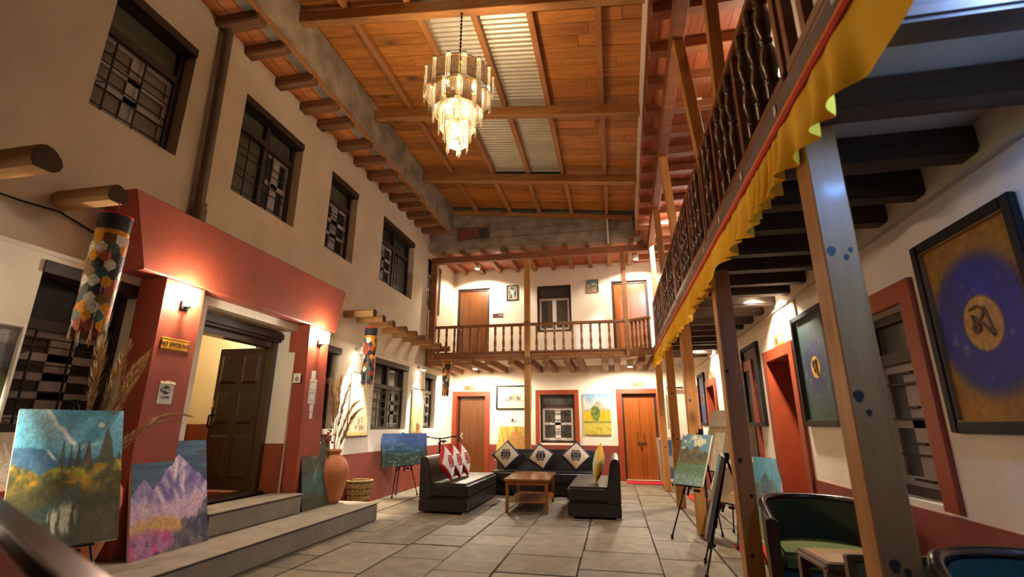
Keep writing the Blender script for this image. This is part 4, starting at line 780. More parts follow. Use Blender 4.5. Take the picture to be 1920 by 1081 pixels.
def p_board(U, V):
    P = Pic(U, V, (232, 226, 216)); n = noise(U, V, 6, 6, 1); P.mix(sm(0.06, 0.08, U) * sm(0.94, 0.92, U) * sm(0.05, 0.07, V) * sm(0.95, 0.93, V), (42, 76, 140), (70, 104, 160), n); P.mix(sm(0.6, 0.55, V) * sm(0.3, 0.34, V) * sm(0.3, 0.33, U) * sm(0.7, 0.67, U) * 0.8, (180, 176, 170)); return P.jitter(0.1, 130).c
def p_scroll(U, V):
    P = Pic(U, V, (238, 226, 190)); n = noise(U, V, 4, 10, 1); P.mix(sm(0.5, 0.65, n) * 0.5, (222, 204, 156)); P.mix(sm(0.34, 0.3, V) * sm(0.06, 0.1, V) * sm(0.5, 0.6, noise(U, V, 8, 16, 3)) * sm(0.25, 0.35, U) * sm(0.85, 0.75, U) * 0.7, (126, 110, 84)); P.mix(sm(0.08, 0.02, V), (226, 190, 90)); return P.jitter(0.1, 140).c
def p_thangka(U, V):
    P = Pic(U, V, (230, 210, 150)); n = noise(U, V, 6, 12, 1); P.mix(sm(0.25, 0.15, U) * 0.8, (150, 156, 84)); P.mix(sm(0.3, 0.24, V) * sm(0.4, 0.45, U) * sm(0.8, 0.75, U) * 0.9, (130, 84, 56), (200, 180, 140), (noise(U, V, 3, 14, 5) > 0.5) * 1.0); P.mix(sm(0.1, 0.06, V) * 0.7, (160, 120, 60)); return P.jitter(0.2, 150).c
def p_dark(U, V):
    P = Pic(U, V, (92, 94, 98)); n = noise(U, V, 8, 8, 1); P.mix(sm(0.82, 0.86, V + 0.05 * n), (150, 148, 146)); P.mix(sm(0.58, 0.45, V + 0.1 * (n - .5)), (50, 54, 44), (96, 92, 50), np.clip((noise(U, V, 14, 14, 2) - .3) * 2, 0, 1)); return P.jitter(0.3, 160).c
def p_bw(U, V):
    P = Pic(U, V, (60, 62, 58)); n = noise(U, V, 5, 5, 1); P.mix(sm(0.42, 0.6, n), (150, 152, 140)); P.mix(sm(0.16, 0.1, np.abs(U - 0.55)) * sm(0.8, 0.7, V) * sm(0.3, 0.4, V) * 0.8, (222, 222, 210)); return P.jitter(0.2, 170).c
def p_roadpic(U, V):
    P = Pic(U, V, (96, 120, 132)); n = noise(U, V, 5, 5, 1); ridge(P, lambda u: 0.62 + 0.15 * np.exp(-((u - 0.55) / 0.25) ** 2), (206, 200, 190), (130, 126, 118), 2); P.mix(sm(0.48, 0.42, V), (128, 110, 84), (160, 142, 110), n); P.mix((np.abs(U - 0.5) < 0.3) * (np.abs(V - 0.5) < 0.06) * 0.8, (70, 58, 46)); return P.jitter(0.2, 180).c

def face(W, H, nx, ny, f, parent, y=0.0, z0=0.0, name='painted_face', bulge=0.0):
    """painted grid facing local -Y, width centred on local X, bottom at z0"""
    us = np.linspace(0, 1, nx); vs = np.linspace(0, 1, ny); U, V = np.meshgrid(us, vs, indexing='ij'); C = np.clip(f(U, V), 0, 1)
    lin = np.where(C <= 0.04045, C / 12.92, ((C + 0.055) / 1.055) ** 2.4)
    P = np.zeros((nx, ny, 3)); P[..., 0] = (U - 0.5) * W; P[..., 1] = y; P[..., 2] = z0 + V * H
    idx = np.arange(nx * ny).reshape(nx, ny); q = np.stack([idx[:-1, :-1], idx[1:, :-1], idx[1:, 1:], idx[:-1, 1:]], -1).reshape(-1, 4)
    me = bpy.data.meshes.new(name); me.from_pydata(P.reshape(-1, 3).tolist(), [], q.tolist())
    a = me.color_attributes.new('paint', 'FLOAT_COLOR', 'POINT'); a.data.foreach_set('color', np.concatenate([lin.reshape(-1, 3), np.ones((nx * ny, 1))], 1).astype(np.float32).ravel())
    me.materials.append(MATS['paint']); return put(name, me, parent)
def canvas(name, label, loc, rz, W, H, f, nx, ny, tilt=0.0, th=0.03, edge='canvas_white', cat='painting', group=None):
    t = T(name, label, cat, loc, rz, -tilt, group)
    MB().box(-W / 2, W / 2, 0.001, th, 0, H).build('stretched_edge', edge, t, bevel=0.003, seg=1); face(W, H, nx, ny, f, t, -0.0005); return t
def framed(name, label, loc, rz, W, H, f, nx, ny, fw=0.05, fm='black_frame', th=0.04, matw=0.0, cat='painting', glass=False, tilt=0.0, line=None):
    t = T(name, label, cat, loc, rz, -tilt)
    mb = MB(); mb.box(-W / 2, -W / 2 + fw, -th, 0, 0, H).box(W / 2 - fw, W / 2, -th, 0, 0, H).box(-W / 2 + fw, W / 2 - fw, -th, 0, 0, fw).box(-W / 2 + fw, W / 2 - fw, -th, 0, H - fw, H); mb.build('frame', fm, t, bevel=0.006, seg=2)
    if line:
        i = fw; l = 0.008; mb = MB(); y0, y1 = -th * 0.75, -0.004
        mb.box(-W / 2 + i, -W / 2 + i + l, y0, y1, i, H - i).box(W / 2 - i - l, W / 2 - i, y0, y1, i, H - i).box(-W / 2 + i + l, W / 2 - i - l, y0, y1, i, i + l).box(-W / 2 + i + l, W / 2 - i - l, y0, y1, H - i - l, H - i); mb.build('inner_line', line, t)
    MB().box(-W / 2 + fw * 0.5, W / 2 - fw * 0.5, -0.008, -0.002, fw * 0.5, H - fw * 0.5).build('backing', 'mat_cream' if matw else 'black_frame', t)
    face(W - 2 * fw - 2 * matw, H - 2 * fw - 2 * matw, nx, ny, f, t, -0.010, fw + matw, 'picture'); return t
def onwall(wf, u, v, w=0.0): return wf.P(u, v, w)
RZL, RZR = R(90), R(-90)

# paintings hung on the right wall: a gold disc with a brush-drawn sign in a round halo
def glyph(t, strokes, zc, s, y=-0.014):
    mb = MB()
    for st in strokes:
        for a, b in zip(st, st[1:]): mb.bar((a[0] * s, y, zc + a[1] * s), (b[0] * s, y, zc + b[1] * s), 0.006, 0.012, (0, 0, 1)) if abs(a[0] - b[0]) > abs(a[1] - b[1]) else mb.bar((a[0] * s, y, zc + a[1] * s), (b[0] * s, y, zc + b[1] * s), 0.006, 0.012, (1, 0, 0))
    return mb.build('brushed_sign', 'line_brown', t)
ring = [(-0.35 + 0.2 * math.cos(a), -0.15 + 0.2 * math.sin(a)) for a in np.linspace(0, 6.28, 13)]; ring2 = [(-0.35 + 0.11 * math.cos(a), -0.15 + 0.11 * math.sin(a)) for a in np.linspace(0, 6.28, 11)]
G1 = [[(-0.55, 0.65), (-0.1, 0.75), (0.3, 0.5)], [(0.3, 0.62), (0.42, 0.1), (0.55, -0.62)], [(0.3, 0.5), (0.1, 0.3), (0.0, 0.15)], [(-0.5, 0.4), (-0.3, 0.25), (0.1, -0.1), (0.55, -0.62)], [(-0.35, 0.35), (-0.42, 0.1)], ring, ring2]
G2 = [[(-0.4, 0.5), (0.4, 0.55)], [(0.3, 0.55), (0.25, 0.0), (0.35, -0.7)], [(0.0, 0.5), (-0.05, 0.1), (0.2, 0.0)], [(-0.35, 0.45), (-0.3, -0.05), (0.0, -0.1)], [(-0.1, -0.1), (-0.2, -0.35)]]
P1 = framed('round_emblem_painting', 'ochre emblem painting with a deep blue halo, nearest to the camera', onwall(WR, 2.67, 1.17), RZR, 0.74, 1.02, mandala((164, 112, 20), (136, 92, 18), (28, 40, 150), (206, 152, 70), 0.205, 0.42), 110, 150, 0.055, line='gold_line'); glyph(P1, G1, 0.51, 0.115)
P2 = framed('round_emblem_painting', 'dark teal painting with a small gold disc beside door 114', onwall(WR, 4.70, 1.20), RZR, 0.75, 1.0, mandala((42, 78, 68), (30, 60, 54), (44, 54, 108), (216, 172, 44), 0.15, 0.26), 90, 120, 0.05, line='dark_wood_frame'); glyph(P2, G2, 0.50, 0.11)
P3 = framed('round_emblem_painting', 'maroon painting with a violet halo and gold disc behind the second post', onwall(WR, 6.68, 1.20), RZR, 0.75, 1.0, mandala((84, 44, 38), (70, 38, 34), (60, 62, 120), (206, 164, 70)), 70, 90, 0.05); glyph(P3, G2, 0.50, 0.11)
P4 = framed('round_emblem_painting', 'slate-blue painting with a gold disc, farthest of the emblem paintings', onwall(WR, 10.38, 1.21), RZR, 0.72, 1.0, mandala((70, 80, 110), (60, 66, 96), (76, 84, 130), (196, 158, 80)), 60, 80, 0.05); glyph(P4, G2, 0.50, 0.1)
# back wall pictures
framed('framed_print', 'framed sketch of an old locomotive above the autumn canvas', onwall(WB, -2.42, 1.575), 0, 0.85, 0.575, p_train, 90, 60, 0.03, matw=0.085)
canvas('tree_painting', 'unframed painting of a green tree before a grey mountain', (-0.39, YB - 0.035, 1.0), 0, 0.63, 0.935, p_tree, 110, 150)
framed('small_photo', 'small black-framed photo beside balcony door 110', onwall(WB, -2.45, 4.33), 0, 0.31, 0.41, p_bw, 40, 50, 0.03, 'dark_wood_frame', 0.025, 0.02)
framed('small_picture', 'small pale-framed landscape picture near the padlocked balcony door', onwall(WB, -0.365, 4.43), 0, 0.30, 0.35, p_roadpic, 40, 44, 0.02, 'wood_frame', 0.03)
framed('small_picture', 'narrow framed picture on the end wall past door 112', onwall(WB, 1.30, 1.15), 0, 0.22, 0.75, p_bw, 30, 50, 0.02, 'wood_frame', 0.025, 0.02)
# left wall hangings
def scroll(label, u0, u1, v0, v1, f):
    t = T('hanging_scroll', label, 'scroll', (LX + 0.02, (u0 + u1) / 2, v0), RZL); W, H = u1 - u0, v1 - v0
    MB().box(-W / 2, W / 2, 0.0, 0.006, 0, H).build('cloth', 'canvas_white', t); face(W, H, 40, 80, f, t, -0.002)
    MB().cyl((-W / 2 - 0.03, 0, 0), (W / 2 + 0.03, 0, 0), 0.014, n=10).build('lower_rod', 'dark_wood_frame', t, smooth=40); MB().cyl((-W / 2 - 0.02, 0, H), (W / 2 + 0.02, 0, H), 0.010, n=10).build('upper_rod', 'dark_wood_frame', t, smooth=40)
scroll('cream hanging scroll behind the pampas grass', 6.93, 7.53, 1.03, 2.0, p_scroll)
scroll('yellow hanging scroll between the wide and the small corner window', 9.32, 9.93, 1.0, 1.92, p_thangka)
framed('dark_relief_picture', 'grey picture with dark foliage at the edge of the photograph', onwall(WL, 2.21, 1.26), RZL, 0.64, 0.58, p_dark, 60, 60, 0.012, 'canvas_white', 0.03)

# ------------------------------------------------------------------ easels
def easel(label, cxy, rz, W, H, f, nx, ny, zc, tilt, clabel, cname='easel_painting', spread=0.36, edge='canvas_white', back=0.62, base=0.0, th=0.025):
    """black folding tripod; the canvas (own object) stands on its ledge, bottom centre at cxy/zc, facing local -Y"""
    M = Matrix.Rotation(rz, 4, 'Z'); loc = Vector((cxy[0], cxy[1], base)) + M @ Vector((0, 0.03, 0)); zc -= base
    t = T('tripod_easel', label, 'easel', loc, rz, group='black folding tripod easels'); zl = zc - 0.012; y = -0.03; sl = math.tan(tilt); zt_ = zc + H * 0.92; yt = y + sl * (zt_ - zc) + 0.055
    for fx, fy in ((-spread, -0.05), (spread, -0.05), (0.0, yt + back)):
        a = Vector((fx, fy, 0.02)); b = Vector((0.02 * (1 if fx > 0 else -1 if fx < 0 else 0), yt, zt_)); m = a.lerp(b, 0.42)
        lg = MB().cyl(a, m, 0.008, n=8).cyl(m, b, 0.0115, n=8).build('leg', 'black_metal', t, smooth=40)
        MB().cyl(m - (b - a).normalized() * 0.03, m + (b - a).normalized() * 0.03, 0.017, n=8).build('clamp', 'rubber', lg); MB().cyl(a - Vector((0, 0, 0.02)), a + Vector((0, 0, 0.02)), 0.014, n=8).build('foot', 'rubber', lg)
    MB().box(-0.02, 0.02, yt - 0.012, yt + 0.03, zt_ - 0.02, zt_ + 0.04).build('head', 'black_metal', t, bevel=0.004, seg=1)
    MB().bar((0, y + 0.05 - 0.10 * sl, zl - 0.10), (0, yt, zt_), 0.02, 0.014, (0, 1, 0)).build('mast', 'black_metal', t)
    MB().box(-0.16, 0.16, y - 0.012, y + 0.06, zl - 0.012, zl + 0.001).build('ledge', 'black_metal', t, bevel=0.003, seg=1); MB().cyl((0.05, 0.03, zl - 0.05), (0.11, 0.03, zl - 0.05), 0.016, n=10).build('knob', 'rubber', t)
    canvas(cname, clabel, loc + M @ Vector((0, y, zl + 0.004)), rz, W, H, f, nx, ny, tilt, th, edge); return t
easel('tripod easel in the aisle holding the lake painting', (0.746, 5.98), R(-45), 0.385, 0.594, p_hills, 90, 130, 0.582, R(26.7), 'green lake and hills painting on an easel in front of the posts', 'lake_painting', 0.24, back=0.22)
easel('tripod easel seen from its side, nearest to the camera', (0.73, 4.90), R(-98.5), 0.50, 0.70, p_street, 20, 20, 0.289, R(15.6), 'canvas seen edge-on on the nearest aisle easel', 'edge_on_canvas', 0.27, 'grey_board', 0.25, th=0.032)
easel('tripod easel holding the brown relief panel', (1.203, 6.824), R(-60), 0.45, 0.775, p_relief, 60, 90, 0.668, R(17.6), 'brown carved-door painting on an easel behind the second post', 'relief_painting', 0.24, back=0.12)
easel('low tripod easel holding the pale figure picture', (1.07, 5.90), R(-60), 0.42, 0.42, p_buddha, 60, 70, 0.437, R(26), 'pale picture with a brown figure on a low easel behind the second post', 'figure_painting', 0.20, back=0.12)
easel('tripod easel near the far end holding a blue board', (1.16, 10.75), R(6), 0.62, 0.85, p_board, 50, 60, 0.14, R(9), 'white-edged blue board standing by the farthest post', 'blue_board', 0.26, back=0.25)
easel('tripod easel by the red dado holding the blue mountain painting', (-3.652, 8.50), R(58), 0.96, 0.548, p_blue, 140, 90, 0.52, R(9), 'wide blue mountain painting on an easel beside the sofa', 'blue_painting', 0.26, 'black_frame', 0.12)
easel('small tripod easel on the lower step under the forest lake painting', (-3.30, 2.609), R(65), 0.557, 0.904, p_lake, 150, 230, 0.495, R(27.3), 'forest lake painting with a white moon, nearest canvas by the step', 'forest_lake_painting', 0.2, back=-0.1, base=0.217)
easel('tripod easel behind the long sofa holding the autumn canvas', (-2.20, 10.5), R(-35), 0.95, 0.72, p_autumn, 100, 90, 0.48, R(12), 'yellow autumn tree canvas standing behind the long sofa', 'autumn_painting', 0.3, back=0.3)
# canvases standing on the step
canvas('mountain_painting', 'purple snow mountain painting leaning on the step', (-3.55, 3.68, 0.219), RZL, 0.73, 0.86, p_mount, 150, 180, R(12.5), 0.025)
canvas('dark_forest_painting', 'tall dark green forest painting leaning before the red pillar', (-3.615, 5.80, 0.219), RZL, 0.61, 0.87, p_forest, 90, 120, R(8), 0.035, 'black_frame')
canvas('street_painting', 'tall teal village painting leaning on the floor by door 114', (1.56, 6.30, 0.003), R(-78), 0.62, 0.86, p_street, 80, 110, R(9), 0.03)

# ------------------------------------------------------------------ chandelier
ch = T('chandelier', 'tiered glass chandelier glowing under the roof beam', 'chandelier', (-1.45, 4.18, 3.84))
cx, cy = -1.45, 4.18
MB().cyl((cx, cy, 5.06), (cx, cy, 5.72), 0.006, n=6).build('chain', 'iron', ch, True)
for k in range(12): MB().lathe([(0.011, 0), (0.014, 0.012), (0.011, 0.024)], cx, cy, 5.09 + k * 0.05, n=6).build('chain_link', 'iron', ch, True)
MB().lathe([(0.004, 0), (0.035, 0.01), (0.05, 0.035), (0.036, 0.055), (0.012, 0.07), (0.008, 0.09)], cx, cy, 4.975, n=18).build('canopy', 'brass', ch, True, smooth=40)
MB().cyl((cx, cy, 4.2), (cx, cy, 4.98), 0.010, n=8).build('stem', 'brass', ch, True)
tiers = [(0.35, 4.56, 0.24, 14), (0.255, 4.36, 0.24, 10), (0.175, 4.17, 0.24, 8), (0.095, 3.98, 0.22, 5)]
for ti, (r, z0, h, n) in enumerate(tiers):
    MB().lathe([(r - 0.012, 0), (r + 0.004, 0), (r + 0.004, 0.012), (r - 0.012, 0.012), (r - 0.012, 0)], cx, cy, z0 + h, n=28, caps=False).build('tier_ring', 'brass', ch, True)
    mb = MB()
    for k in range(4): a = k * math.pi / 2 + 0.3; mb.bar((cx, cy, z0 + h + 0.006), (cx + r * math.cos(a), cy + r * math.sin(a), z0 + h + 0.006), 0.008, 0.008)
    mb.build('tier_spokes', 'brass', ch, True)
    pw = 2 * math.pi * r / n * 0.60
    for k in range(n):
        a = 2 * math.pi * k / n + 0.35 * ti; p = Vector((cx + r * math.cos(a), cy + r * math.sin(a), z0)); tx = Vector((-math.sin(a), math.cos(a), 0)); nr = Vector((math.cos(a), math.sin(a), 0))
        last = ti == 3; hw = pw / 2
        poly = [(-hw, 0.0), (hw, 0.0), (hw, h), (-hw, h)] if not last else [(-hw, 0.04), (-hw * 0.6, 0), (hw * 0.6, 0), (hw, 0.04), (hw, h), (-hw, h)]
        pl = MB().prism(poly, p, tx, (0, 0, 1), nr, 0.004).build('glass_plate', 'smoked_plate' if ti < 2 else 'clear_plate', ch, True)
        mb = MB(); e = 0.006; q = p + nr * 0.004
        for (u0, v0, u1, v1) in ((-hw, 0, -hw, h), (hw, 0, hw, h), (-hw, 0, hw, 0), (-hw, h, hw, h)): mb.bar(q + tx * u0 + Vector((0, 0, v0)), q + tx * u1 + Vector((0, 0, v1)), e, e, nr)
        for (u, v) in ((0, 0.5), (-0.25, 0.42), (0.25, 0.42), (0, 0.32), (-0.2, 0.26), (0.2, 0.26), (0, 0.62)): mb.bar(q + tx * (u * hw * 2) + Vector((0, 0, v * h)), q + tx * (u * hw * 2 + 0.008) + Vector((0, 0, v * h + 0.012)), 0.006, 0.004, nr)
        mb.build('etched_border', 'etched', pl, True)
        a2 = a + math.pi / n; p2 = Vector((cx + (r + 0.012) * math.cos(a2), cy + (r + 0.012) * math.sin(a2), z0)); t2 = Vector((-math.sin(a2), math.cos(a2), 0)); n2 = Vector((math.cos(a2), math.sin(a2), 0)); mb = MB()
        for j in range(5):
            o = p2 + t2 * (j - 2) * 0.0105 + n2 * (0.008 if j % 2 else 0); mb.cyl(o + Vector((0, 0, -0.055 - 0.02 * (j % 3))), o + Vector((0, 0, h + 0.01)), 0.0038, n=5)
        mb.build('crystal_rods', 'rod_glass', ch, True)
        MB().cyl(p2 + Vector((0, 0, h)), p2 + Vector((0, 0, h + 0.018)), 0.022, n=8).build('rod_cap', 'etched', ch, True)
for k, (dx, dy, z) in enumerate(((0.16, 0, 4.66), (-0.08, 0.14, 4.66), (-0.08, -0.14, 4.66), (0.08, 0.06, 4.44), (-0.09, -0.05, 4.42), (0.0, 0.05, 4.24), (0.03, -0.03, 4.1))):
    MB().sphere((cx + dx, cy + dy, z), 0.022, 10, 6, 1.5).build('bulb', 'bulb', ch, True, smooth=60)
for dz, f in ((4.74, 0.62), (4.44, 0.24), (4.08, 0.14)): lamp('POINT', 'chandelier_light', (cx, cy, dz), P_CHAND * f, WARM, 0.10, ch)

# ------------------------------------------------------------------ lamps
def sconce(y, z, label):
    t = T('wall_sconce', label, 'lamp', (PX, y, z - 0.12))
    MB().box(PX, PX + 0.02, y - 0.04, y + 0.04, z - 0.11, z - 0.03).build('bracket', 'black_metal', t, True, bevel=0.004, seg=1)
    MB().lathe([(0.045, -0.075), (0.058, -0.06), (0.062, 0.06), (0.05, 0.075)], PX + 0.075, y, z, n=16).build('glass_shade', 'sconce_glow', t, True, smooth=50)
    MB().cyl((PX + 0.01, y, z - 0.085), (PX + 0.075, y, z - 0.085), 0.012, n=8).build('arm', 'black_metal', t, True)
    lamp('POINT', 'sconce_light', (PX + 0.075, y, z + 0.02), P_SCONCE, WARMW, 0.03, t)
sconce(3.50, 2.28, 'glowing wall lamp on the red pillar above the no smoking sign')
sconce(5.58, 2.28, 'glowing wall lamp on the red pillar above the pinned notices')
def spot_fix(y, label, p=1.0):
    t = T('wall_spotlight', label, 'lamp', (LX, y, 2.28))
    MB().box(LX, LX + 0.03, y - 0.02, y + 0.02, 2.33, 2.38).build('wall_plate', 'steel', t, True); MB().cyl((LX + 0.02, y, 2.355), (LX + 0.12, y, 2.355), 0.010, n=8).build('arm', 'steel', t, True)
    MB().lathe([(0.03, 0.0), (0.045, -0.09)], LX + 0.13, y, 2.385, n=14).build('lamp_head', 'switch_white', t, True, smooth=50); MB().cyl((LX + 0.13, y, 2.286), (LX + 0.13, y, 2.294), 0.038, n=14).build('lamp_face', 'spot_glow', t, True)
    lamp('SPOT', 'spot_light', (LX + 0.13, y, 2.275), P_SPOT * 3.2 * p, WARMW, 0.03, t, (LX - 0.02, y, 1.3), 66, 0.5)
spot_fix(6.98, 'picture spotlight over the cream scroll'); spot_fix(9.55, 'picture spotlight over the yellow scroll in the corner'); spot_fix(2.02, 'picture spotlight above the grey relief picture', 0.8)
def downlight(x, y, z, label, m='down_glow', col_=WARMW, p=1.0, spot=120, aim=(0, 0.12, -1), r=0.05):
    t = T('ceiling_downlight', label, 'lamp', (x, y, z - 0.03)); MB().lathe([(r, 0), (r + 0.018, 0.006), (r + 0.018, 0.03), (r, 0.03)], x, y, z - 0.03, n=18, caps=False).build('rim', 'switch_white', t, True, smooth=40); MB().cyl((x, y, z - 0.036), (x, y, z - 0.012), r, n=18).build('lens', m, t, True)
    zc_ = 2.60 if z < 3 else 5.16
    if zc_ - z > 0.02: MB().box(x - 0.07, x + 0.07, y - 0.07, y + 0.07, z, zc_).build('mounting_box', 'switch_white', t, True, bevel=0.006, seg=1)
    lamp('SPOT', 'downlight', (x, y, z - 0.05), P_DOWN * p * 2.6, col_, 0.04, t, (x + aim[0], y + aim[1], z - 0.04 + aim[2]), spot, 0.35); return t
downlight(-3.12, 10.95, 2.485, 'downlight under the balcony above door 111', p=0.19, spot=172); downlight(0.40, 11.05, 2.485, 'bright downlight under the balcony above door 112', p=0.155, spot=172)
downlight(-3.25, 11.35, 5.08, 'soffit downlight above balcony door 110', p=0.16, spot=150); downlight(0.7, 11.35, 5.08, 'soffit downlight above the padlocked balcony door', p=0.15, spot=150)
downlight(1.52, 5.4, 2.60, 'downlight between the joists above door 114', p=0.14, spot=130, aim=(0.1, 0, -1)); downlight(1.52, 9.0, 2.60, 'downlight between the joists above the farther red-framed door', p=0.14, spot=130, aim=(0.1, 0, -1))
downlight(1.25, 5.6, 5.16, 'warm gallery ceiling light above the railing', p=0.42, spot=175); downlight(1.34, 8.95, 5.16, 'cool white gallery ceiling light near the far end', 'cool_glow', (0.75, 0.85, 1.0), 0.36, 175)
gl = T('gallery_wall_lamp', 'glowing wall lamp on the gallery wall behind the balusters', 'lamp', (RX, 4.62, 4.38)); MB().box(RX - 0.03, RX, 4.58, 4.66, 4.36, 4.5).build('bracket', 'black_metal', gl, True); MB().lathe([(0.045, -0.07), (0.06, -0.05), (0.06, 0.06), (0.045, 0.075)], RX - 0.095, 4.62, 4.45, n=14).build('glass_shade', 'sconce_glow', gl, True, smooth=50); lamp('POINT', 'wall_lamp_light', (RX - 0.095, 4.62, 4.45), 22, WARMW, 0.05, gl)
# cool lamp hanging from the gallery ceiling beside the camera
cl = T('cool_ceiling_lamp', 'cool white lamp under the gallery ceiling just beside the camera', 'lamp', (1.30, 1.36, 2.40)); MB().cyl((1.30, 1.36, 2.57), (1.30, 1.36, 2.60), 0.014, n=8).build('stem', 'switch_white', cl, True); MB().sphere((1.30, 1.36, 2.535), 0.035, 14, 8).build('bulb', 'cool_glow', cl, True, smooth=60); lamp('POINT', 'cool_light', (1.30, 1.36, 2.515), P_COOL, COOL, 0.05, cl)
hl = T('hall_lamp', 'ceiling lamp inside the hall behind the open door', 'lamp', (-5.2, 5.85, 2.80)); MB().lathe([(0.02, 0.06), (0.14, 0.08), (0.15, 0.095), (0.02, 0.1)], -5.2, 5.85, 2.80, n=18).build('shade', 'switch_white', hl, True, smooth=50); lamp('POINT', 'hall_light', (-5.2, 5.85, 2.74), P_HALL, WARMW, 0.1, hl)

# ------------------------------------------------------------------ patchwork tube banners
BC = [c(30, 32, 44), c(214, 142, 26), c(196, 84, 30), c(224, 214, 200), c(46, 60, 62), c(150, 62, 50), c(70, 100, 92), c(48, 50, 72), c(120, 84, 44)]
for i, q in enumerate(BC): mat('patch_%d' % i, q, 0.7, nscale=50, namt=0.35)
def banner(x, y, ztop, zlog, label, r=0.092, seed=1, tilt=0.0):
    L = 0.84; t = T('tube_banner', label, 'banner', (x, y, ztop - L), group='patchwork tube banners'); q = random.Random(seed)
    MB().cyl((x, y, ztop - 0.005), (x, y, zlog), 0.004, n=6).build('cord', 'stripe_red', t, True)
    MB().lathe([(r + 0.004, ztop - 0.012), (r + 0.006, ztop), (r - 0.004, ztop + 0.002)], x, y, 0, n=28, caps=False).build('rim', 'stripe_red', t, True)
    MB().lathe([(r, ztop - 0.13), (r + 0.003, ztop - 0.006), (r - 0.01, ztop - 0.006), (r - 0.01, ztop - 0.13)], x, y, 0, n=28, caps=False).build('crown_band', 'patch_0', t, True, smooth=50)
    MB().lathe([(r - 0.001, ztop - 0.185), (r + 0.001, ztop - 0.128)], x, y, 0, n=28, caps=False).build('yellow_band', 'patch_1', t, True, smooth=50)
    MB().lathe([(r - 0.014, ztop - L + 0.08), (r - 0.010, ztop - 0.14)], x, y, 0, n=24, caps=False).build('lining', 'patch_4', t, True, smooth=50)
    n = 9; rows = 11; h = (L - 0.17) / rows
    for k in range(rows):
        for j in range(n):
            a0 = 2 * math.pi * (j + 0.5 * (k % 2)) / n; w = 2 * math.pi / n * 0.98; za = ztop - 0.165 - k * h; vs = []; rr = r + 0.002 + 0.0012 * (rows - k) * 0.3 - 0.004 * k / rows
            for s, z in ((-0.5, za), (-0.25, za), (0, za), (0.25, za), (0.5, za), (0.5, za - h * 0.95), (0.25, za - h * 1.2), (0, za - h * 1.5), (-0.25, za - h * 1.2), (-0.5, za - h * 0.95)):
                a = a0 + s * w; vs.append((x + rr * math.cos(a), y + rr * math.sin(a), z))
            MB().add(vs, [(0, 1, 8, 9), (1, 2, 7, 8), (2, 3, 6, 7), (3, 4, 5, 6)]).build('cloth_tab', 'patch_%d' % q.choice([0, 1, 2, 3, 3, 4, 5, 6, 7, 8, 1]), t, True, smooth=60)
    for j in range(n):
        a = 2 * math.pi * (j + 0.25) / n; zb = ztop - L + 0.03; p = (x + r * math.cos(a), y + r * math.sin(a)); mb = MB()
        for s in (-0.004, 0.0, 0.005): mb.cyl((p[0] + s, p[1] + s * 0.6, zb - q.uniform(0.08, 0.14)), (p[0], p[1], zb + 0.03), 0.0018, n=4)
        for s in range(3): zz = zb + 0.1 + 0.2 * s + q.uniform(0, 0.08); mb.cyl((p[0] * 1 + 0.004 * math.cos(a), p[1] + 0.004 * math.sin(a), zz - 0.1), (p[0] + 0.008 * math.cos(a), p[1] + 0.008 * math.sin(a), zz), 0.0016, n=4)
        mb.build('tassel', 'patch_%d' % q.choice([1, 3, 3, 6, 2]), t, True)['kind'] = 'stuff'
banner(-3.485, 2.60, 2.655, 2.77, 'big patchwork tube banner hanging beside the red entrance', 0.098, 3); banner(-3.585, 6.72, 2.63, 2.815, 'patchwork tube banner hanging before the cream scroll', 0.09, 5); banner(-3.59, 10.28, 2.66, 2.80, 'patchwork tube banner hanging in the back corner', 0.085, 9)

# ------------------------------------------------------------------ sofas
def sofa(label, loc, rz, L, D=0.72, group='black leather sofas'):
    """length along local Y, backrest on local -X side"""
    t = T('leather_sofa', label, 'sofa', loc, rz, group=group); h = L / 2
    MB().box(-D / 2, D / 2 - 0.01, -h, h, 0.025, 0.195).build('base', 'leather', t, bevel=0.012, seg=2)
    MB().box(-D / 2 + 0.14, D / 2, -h + 0.003, h - 0.003, 0.20, 0.40).build('seat', 'leather', t, bevel=0.035, seg=3, smooth=40)
    MB().prism([(-D / 2, 0.195), (-D / 2 + 0.19, 0.195), (-D / 2 + 0.17, 0.42), (-D / 2 + 0.125, 0.70), (-D / 2 + 0.105, 0.745), (-D / 2 + 0.06, 0.765), (-D / 2 + 0.02, 0.755), (-D / 2 - 0.005, 0.71)], (0, -h, 0), (1, 0, 0), (0, 0, 1), (0, 1, 0), L).build('backrest', 'leather', t, bevel=0.01, seg=2, smooth=50)
    for sx in (-1, 1):
        for sy in (-1, 1): MB().cyl((sx * (D / 2 - 0.06), sy * (h - 0.06), 0.0), (sx * (D / 2 - 0.06), sy * (h - 0.06), 0.03), 0.03, n=12).build('foot', 'steel', t)
    MB().box(D / 2 - 0.011, D / 2 - 0.004, -h, h, 0.194, 0.202).build('piping', 'rubber', t)
    return t
sofa('black leather sofa carrying the three red-edged cushions', (-2.435, 7.93, 0), 0, 1.80); sofa('black leather sofa carrying the yellow-edged cushion', (-0.325, 7.93, 0), R(180), 1.72); sofa('long black leather sofa against the back with the navy-edged cushions', (-1.33, 9.42, 0), R(-90), 1.86)

